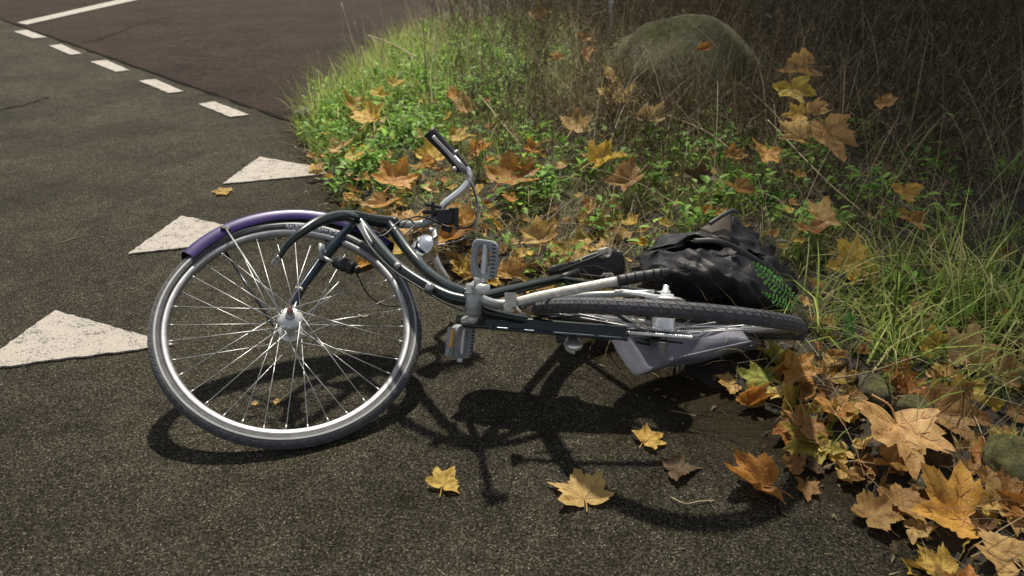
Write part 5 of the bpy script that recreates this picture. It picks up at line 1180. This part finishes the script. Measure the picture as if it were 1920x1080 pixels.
# toothed rosette at the far right
def rosette(px, py, lift, n, L, label):
    p = TG(px, py); p.z += lift; root = empty('rosette_plant', p); tag(root, label, 'plant')
    for k in range(n):
        a = math.radians(20+140*k/(n-1)); d = Vector((math.cos(a), -.25, math.sin(a))).normalized(); s = Vector((-math.sin(a), -.3, math.cos(a))).normalized(); V, F = [], []; m = 10
        for i in range(m+1):
            f = i/m; ww = L*.11*math.sin(math.pi*min(1, f*.92+.06))*(1.25 if i % 2 else .85); q = p+d*L*f-Vector((0, 0, 1))*L*.2*f*f
            V += [q-s*ww, q+Vector((0, .004, 0)), q+s*ww]
            if i: o = 3*i-3; F += [(o, o+1, o+4, o+3), (o+1, o+2, o+5, o+4)]
        lf = mk('leaf', V, F, M['herb'], root); at = lf.data.attributes.new('tone', 'FLOAT', 'POINT'); at.data.foreach_set('value', [.5]*len(V))
rosette(1885, 345, .04, 5, .13, 'green rosette of long toothed leaves at the right edge')
# feathery yarrow leaves
def feather(pts, wmax, label, npin=26):
    q = catmull(pts, 10); root = None; L = len(q); vf = [tube_vf(q, [.0016, .0012, .0006], 5)]; V, F = [], []
    for k in range(npin):
        f = (k+.5)/npin; i = min(int(f*(L-1)), L-2); c = q[i].lerp(q[i+1], f*(L-1)-i); t = (q[i+1]-q[i]).normalized(); s = t.cross(FWD).normalized(); ww = wmax*math.sin(math.pi*(f*.85+.12))*random.uniform(.8, 1.15)
        for sg in (-1, 1):
            d = (s*sg+t*random.uniform(.25, .7)-FWD*random.uniform(-.3, .5)).normalized()
            for tw in (-.35, 0, .35):
                e = (d+t*tw*1.2+FWD*random.uniform(-.3, .3)).normalized(); ln = ww*(1 if tw == 0 else .6); st = c+d*ww*(.0 if tw == 0 else .35); o = len(V); nn = t*.0026
                V += [st-nn, st+nn, st+e*ln*.6+nn*.8, st+e*ln*.6-nn*.8, st+e*ln]; F += [(o, o+1, o+2, o+3), (o+3, o+2, o+4)]
    vf.append((V, F)); V, F = join(*vf); o = mk('yarrow_leaf', V, F, M['fern'], smooth=False); tag(o, label, 'plant', 'feathery yarrow leaves')
    at = o.data.attributes.new('tone', 'FLOAT', 'POINT'); at.data.foreach_set('value', RNG.uniform(0, 1, len(V)).astype(np.float32))
feather([P(1500, 566, 2.10), P(1470, 545, 2.02), P(1440, 520, 1.98), P(1410, 490, 1.98)], .026, 'large feathery green leaf in front of the black bag', 15)
feather([P(1492, 580, 2.10), P(1462, 565, 2.04), P(1428, 547, 2.0)], .016, 'shorter feathery leaf under the large one in front of the black bag', 11)
feather([TG(1440, 372, .02), TG(1470, 366, .06), TG(1506, 358, .08)], .022, 'feathery green leaf behind the top of the black bag', 20)
feather([TG(1425, 330, .02), TG(1424, 300, .08), TG(1428, 268, .14)], .028, 'upright feathery leaf in front of the orange leaf in the verge', 20)
feather([TG(1590, 640, .02), TG(1592, 610, .06), TG(1594, 584, .09)], .022, 'small feathery leaf right of the rear wheel', 16)
feather([TG(1385, 350, .02), TG(1372, 320, .06), TG(1360, 295, .09)], .02, 'feathery leaf left of the orange leaf in the verge', 16)
# tall pale stalks one can pick out
def stalk(pts, r, label, group=None, mat='hay'):
    o = tube('dry_stalk', pts, r, M[mat], None, 6, 6); tag(o, label, 'stalk', group)
    at = o.data.attributes.new('tone', 'FLOAT', 'POINT'); at.data.foreach_set('value', [random.uniform(.6, 1)]*len(o.data.vertices)); return o
def gs(px, py, d=None, lift=0): return TG(px, py, lift)
def vst(bx, by, tx, ty, r, label, dd=0.0):
    b = TG(bx, by); d = pix(b)[2]+dd; m = P((bx+tx)/2+random.uniform(-4, 4), (by+ty)/2, d); stalk([b, m, P(tx, ty, d)], [r, r*.8, r*.4], label)
vst(690, 165, 640, 5, .005, 'tall pale dry stalk leaning left over the road at the tip of the verge')
vst(692, 168, 664, 40, .0042, 'shorter dry stalk right beside the tall leaning one')
vst(712, 168, 728, -10, .004, 'tall upright dry stalk in the bright grass')
vst(606, 190, 596, 95, .0032, 'thin dry stalk at the left tip of the verge')
vst(800, 185, 792, 20, .004, 'upright dry stalk in the grass above the handlebar')
vst(825, 200, 812, 70, .0026, 'brown upright stalk right of the upright dry stalk above the handlebar')
vst(585, 232, 540, 150, .0026, 'thin twig leaning out over the asphalt at the verge tip')
stalk([TG(690, 66, .25), TG(735, 82, .25), TG(782, 108, .22)], .004, 'pale fallen stalk lying across the top of the bright grass')
stalk([TG(905, 185, .12), TG(945, 235, .1), TG(982, 278, .06)], .003, 'pale fallen stalk slanting down right of the handlebar grip')
stalk([TG(1250, 215, .16), TG(1330, 250, .14), TG(1402, 310, .08)], .0028, 'grey fallen twig slanting below the boulder')
stalk([TG(1380, 150, .2), TG(1440, 200, .2), TG(1475, 240, .16)], .0022, 'thin twig slanting right of the boulder')
stalk([TG(1440, 225, .2), TG(1540, 330, .14), TG(1620, 400, .08)], .0024, 'long twig slanting below the hanging leaves')
stalk([TG(1300, 50, .55), TG(1325, 70, .5), TG(1345, 92, .45)], .004, 'short pale twig lying on the boulder')
stalk([TG(1268, 300, .09), TG(1292, 330, .06), TG(1305, 365, .02)], .0022, 'curved dry stem standing in the green tuft of the verge')
stalk([TG(1335, 290, .1), TG(1350, 330, .06), TG(1362, 370, .02)], .002, 'straight dry stem right of the curved one in the green tuft')
stalk([TG(1540, 712, .04), TG(1620, 700, .06), TG(1720, 668, .12)], .0022, 'pale grass stem arching over the leaf pile at the right')
stalk([TG(1560, 755, .02), TG(1655, 742, .03), TG(1700, 755, .03)], .002, 'pale straw lying over the stones at the right')
stalk([G(1258, 770), G(1280, 774), G(1305, 780)], .0013, 'short pale straw on the asphalt below the grey pannier bag')
stalk([G(1258, 932, .004), G(1285, 944, .012), G(1310, 940, .006), G(1340, 938, .004)], .0012, 'curved pale straw on the asphalt beside the rust-orange leaf')
stalk([G(116, 455, .003), G(132, 449, .004), G(146, 444, .003)], .002, 'short straw on the asphalt left of the middle painted triangle')
stalk([G(672, 590, .003), G(682, 594, .004), G(690, 592, .003)], .002, 'short pale chip of wood seen through the spokes')
for (px, py, s) in ((520, 755, .018), (478, 758, .014),):
    put_leaf(G(px, py), s, random.uniform(0, 360), 3, 'flat', 8, 'tan', '%s tiny leaf fragment on the asphalt seen through the lower spokes' % ('right-hand' if px > 500 else 'left-hand'), 'leaf fragments behind the spokes', stalk=False)

# marker post behind the boulder
mp = Vector((.80, 6.6, tz(.80, 6.6))); pr = lathe('marker_post', mp, (0, 0, 1), [(0, .018), (1.15, .018), (1.17, .012), (1.17, 0)], M['post'], None, 16)
tag(pr, 'thin white post standing in the dark behind the boulder', 'post')

# ------------------------------------------------------------------ unseen plane tree, added and shaped so its crown dims the right of the verge
def tree(base, h, crown_c, crown_r, nleaf, label):
    root = empty('unseen_shade_tree', base); tag(root, label, 'tree'); top = Vector(crown_c)
    q = catmull([base-Vector((0, 0, .1)), base+Vector((.05, .02, h*.35)), base.lerp(top, .55)+Vector((0, 0, h*.12)), top], 6)
    tube('trunk', q, [.20, .16, .12, .05], M['bark'], root, 14, 1)
    ends = []
    for k in range(13):
        a = k*2.4; f = .35+.6*random.random(); st = q[int(len(q)*(.45+.5*random.random()))-1]
        e = top+Vector((math.cos(a)*crown_r[0]*f, math.sin(a)*crown_r[1]*f, random.uniform(-.7, .9)*crown_r[2]*f)); ends.append(e)
        tube('limb', [st, st.lerp(e, .5)+Vector((0, 0, .15)), e], [.05, .03, .01], M['bark'], root, 7, 5)
    ez = np.array([tuple(e) for e in ends]); n = nleaf; n1 = int(n*.65)
    c = np.concatenate([np.array(crown_c)+RNG.normal(0, 1, (n1, 3))*np.array(crown_r), ez[RNG.integers(0, len(ez), n-n1)]+RNG.normal(0, 1, (n-n1, 3))*np.array(crown_r)*.4])
    c[:, 2] = np.maximum(c[:, 2], crown_c[2]-2.2*crown_r[2])
    A = RNG.uniform(0, 6.28, n); el = RNG.normal(0, .6, n); L = RNG.uniform(.09, .17, n)
    d = np.stack([np.cos(A)*np.cos(el), np.sin(A)*np.cos(el), np.sin(el)], 1); s = np.stack([-np.sin(A), np.cos(A), RNG.normal(0, .4, n)], 1)
    V = np.stack([c, c+d*L[:, None]*.5-s*L[:, None]*.5, c+d*L[:, None], c+d*L[:, None]*.5+s*L[:, None]*.5], 1); b = (np.arange(n)*4)[:, None]
    fast('crown', V.reshape(-1, 3), b+np.array([[0, 1, 2, 3]]), M['hay'], np.repeat(RNG.uniform(0, 1, n), 4), root)
    crown = root.children[-1]; crown.location = crown.location-root.location if False else crown.location
    return root
TREE_B = Vector((6.8, 10.2, 0)); TREE_B.z = tz(6.8, 10.2)
tree(TREE_B, 8.0, (2.78, 7.8, 7.6), (1.12, 2.5, .8), 15500, 'unseen plane tree added beyond the right of the verge to shade it')

# ------------------------------------------------------------------ grit and crumbs on the asphalt
def crumbs(name, pts, size, mat, label, cat):
    n = len(pts); base = np.array([[1, 0, -.6], [-.6, .9, -.6], [-.6, -.9, -.6], [0, 0, .9]])
    S = RNG.uniform(size[0], size[1], n); A = RNG.uniform(0, 6.28, n); st = RNG.uniform(.6, 1.4, (n, 3))
    b = base[None]*st[:, None]*S[:, None, None]; ca, sa = np.cos(A)[:, None], np.sin(A)[:, None]
    V = np.stack([b[..., 0]*ca-b[..., 1]*sa, b[..., 0]*sa+b[..., 1]*ca, b[..., 2]], 2)+pts[:, None]; k = (np.arange(n)*4)[:, None]
    F = np.concatenate([k+np.array([x]) for x in ([0, 2, 1], [0, 1, 3], [1, 2, 3], [2, 0, 3])])
    return tag(fast(name, V.reshape(-1, 3), F, mat), label, cat, kind='stuff')
X = RNG.uniform(-1.6, 1.6, 1000); Y = RNG.uniform(.9, 3.2, 1000); ok = edge_dist(X, Y) < 0
crumbs('grit', np.stack([X[ok], Y[ok], np.full(ok.sum(), .0015)], 1), (.0014, .0042), M['flint'], 'pale grit scattered over the asphalt', 'grit')
X = RNG.uniform(-1.2, 1.9, 9000); Y = RNG.uniform(.9, 4.2, 9000); D = -edge_dist(X, Y); ok = (D > 0) & (RNG.random(9000) < np.exp(-D/.10))
crumbs('soil_crumbs', np.stack([X[ok], Y[ok], np.full(ok.sum(), .002)], 1), (.002, .006), M['soil'], 'dark soil crumbs along the edge of the asphalt', 'soil')
X = RNG.uniform(-1.2, 1.9, 6000); Y = RNG.uniform(.9, 4.2, 6000); D = -edge_dist(X, Y); ok = (D > -.05) & (RNG.random(6000) < .7*np.exp(-np.maximum(D, 0)/.12))
V, F, t = blades(np.stack([X[ok], Y[ok], np.full(ok.sum(), .004)], 1), 1, (.01, .05), (.001, .004), 1.5, .05, .01, (0, .8), 2)
tag(fast('chaff', V, F, M['hay'], t), 'bits of straw and leaf chaff along the edge of the asphalt', 'chaff', kind='stuff')

X = RNG.uniform(-1.2, 2.2, 9000); Y = RNG.uniform(.9, 4.6, 9000); D = edge_dist(X, Y); Z = np.maximum(terrain(X, Y), 0)
ok = (D > -.12) & (RNG.random(9000) < np.where(D < 0, .5*np.exp(D/.05), .75*np.exp(-D/.35)))
V, F, t = blades(np.stack([X[ok], Y[ok], Z[ok]+.006], 1), 1, (.012, .04), (.006, .018), 1.3, .5, .01, (0, .7), 3)
tag(fast('leaf_crumbs', V, F, M['hay'], t), 'broken bits of dry leaf littering the edge of the verge', 'leaf litter', kind='stuff')
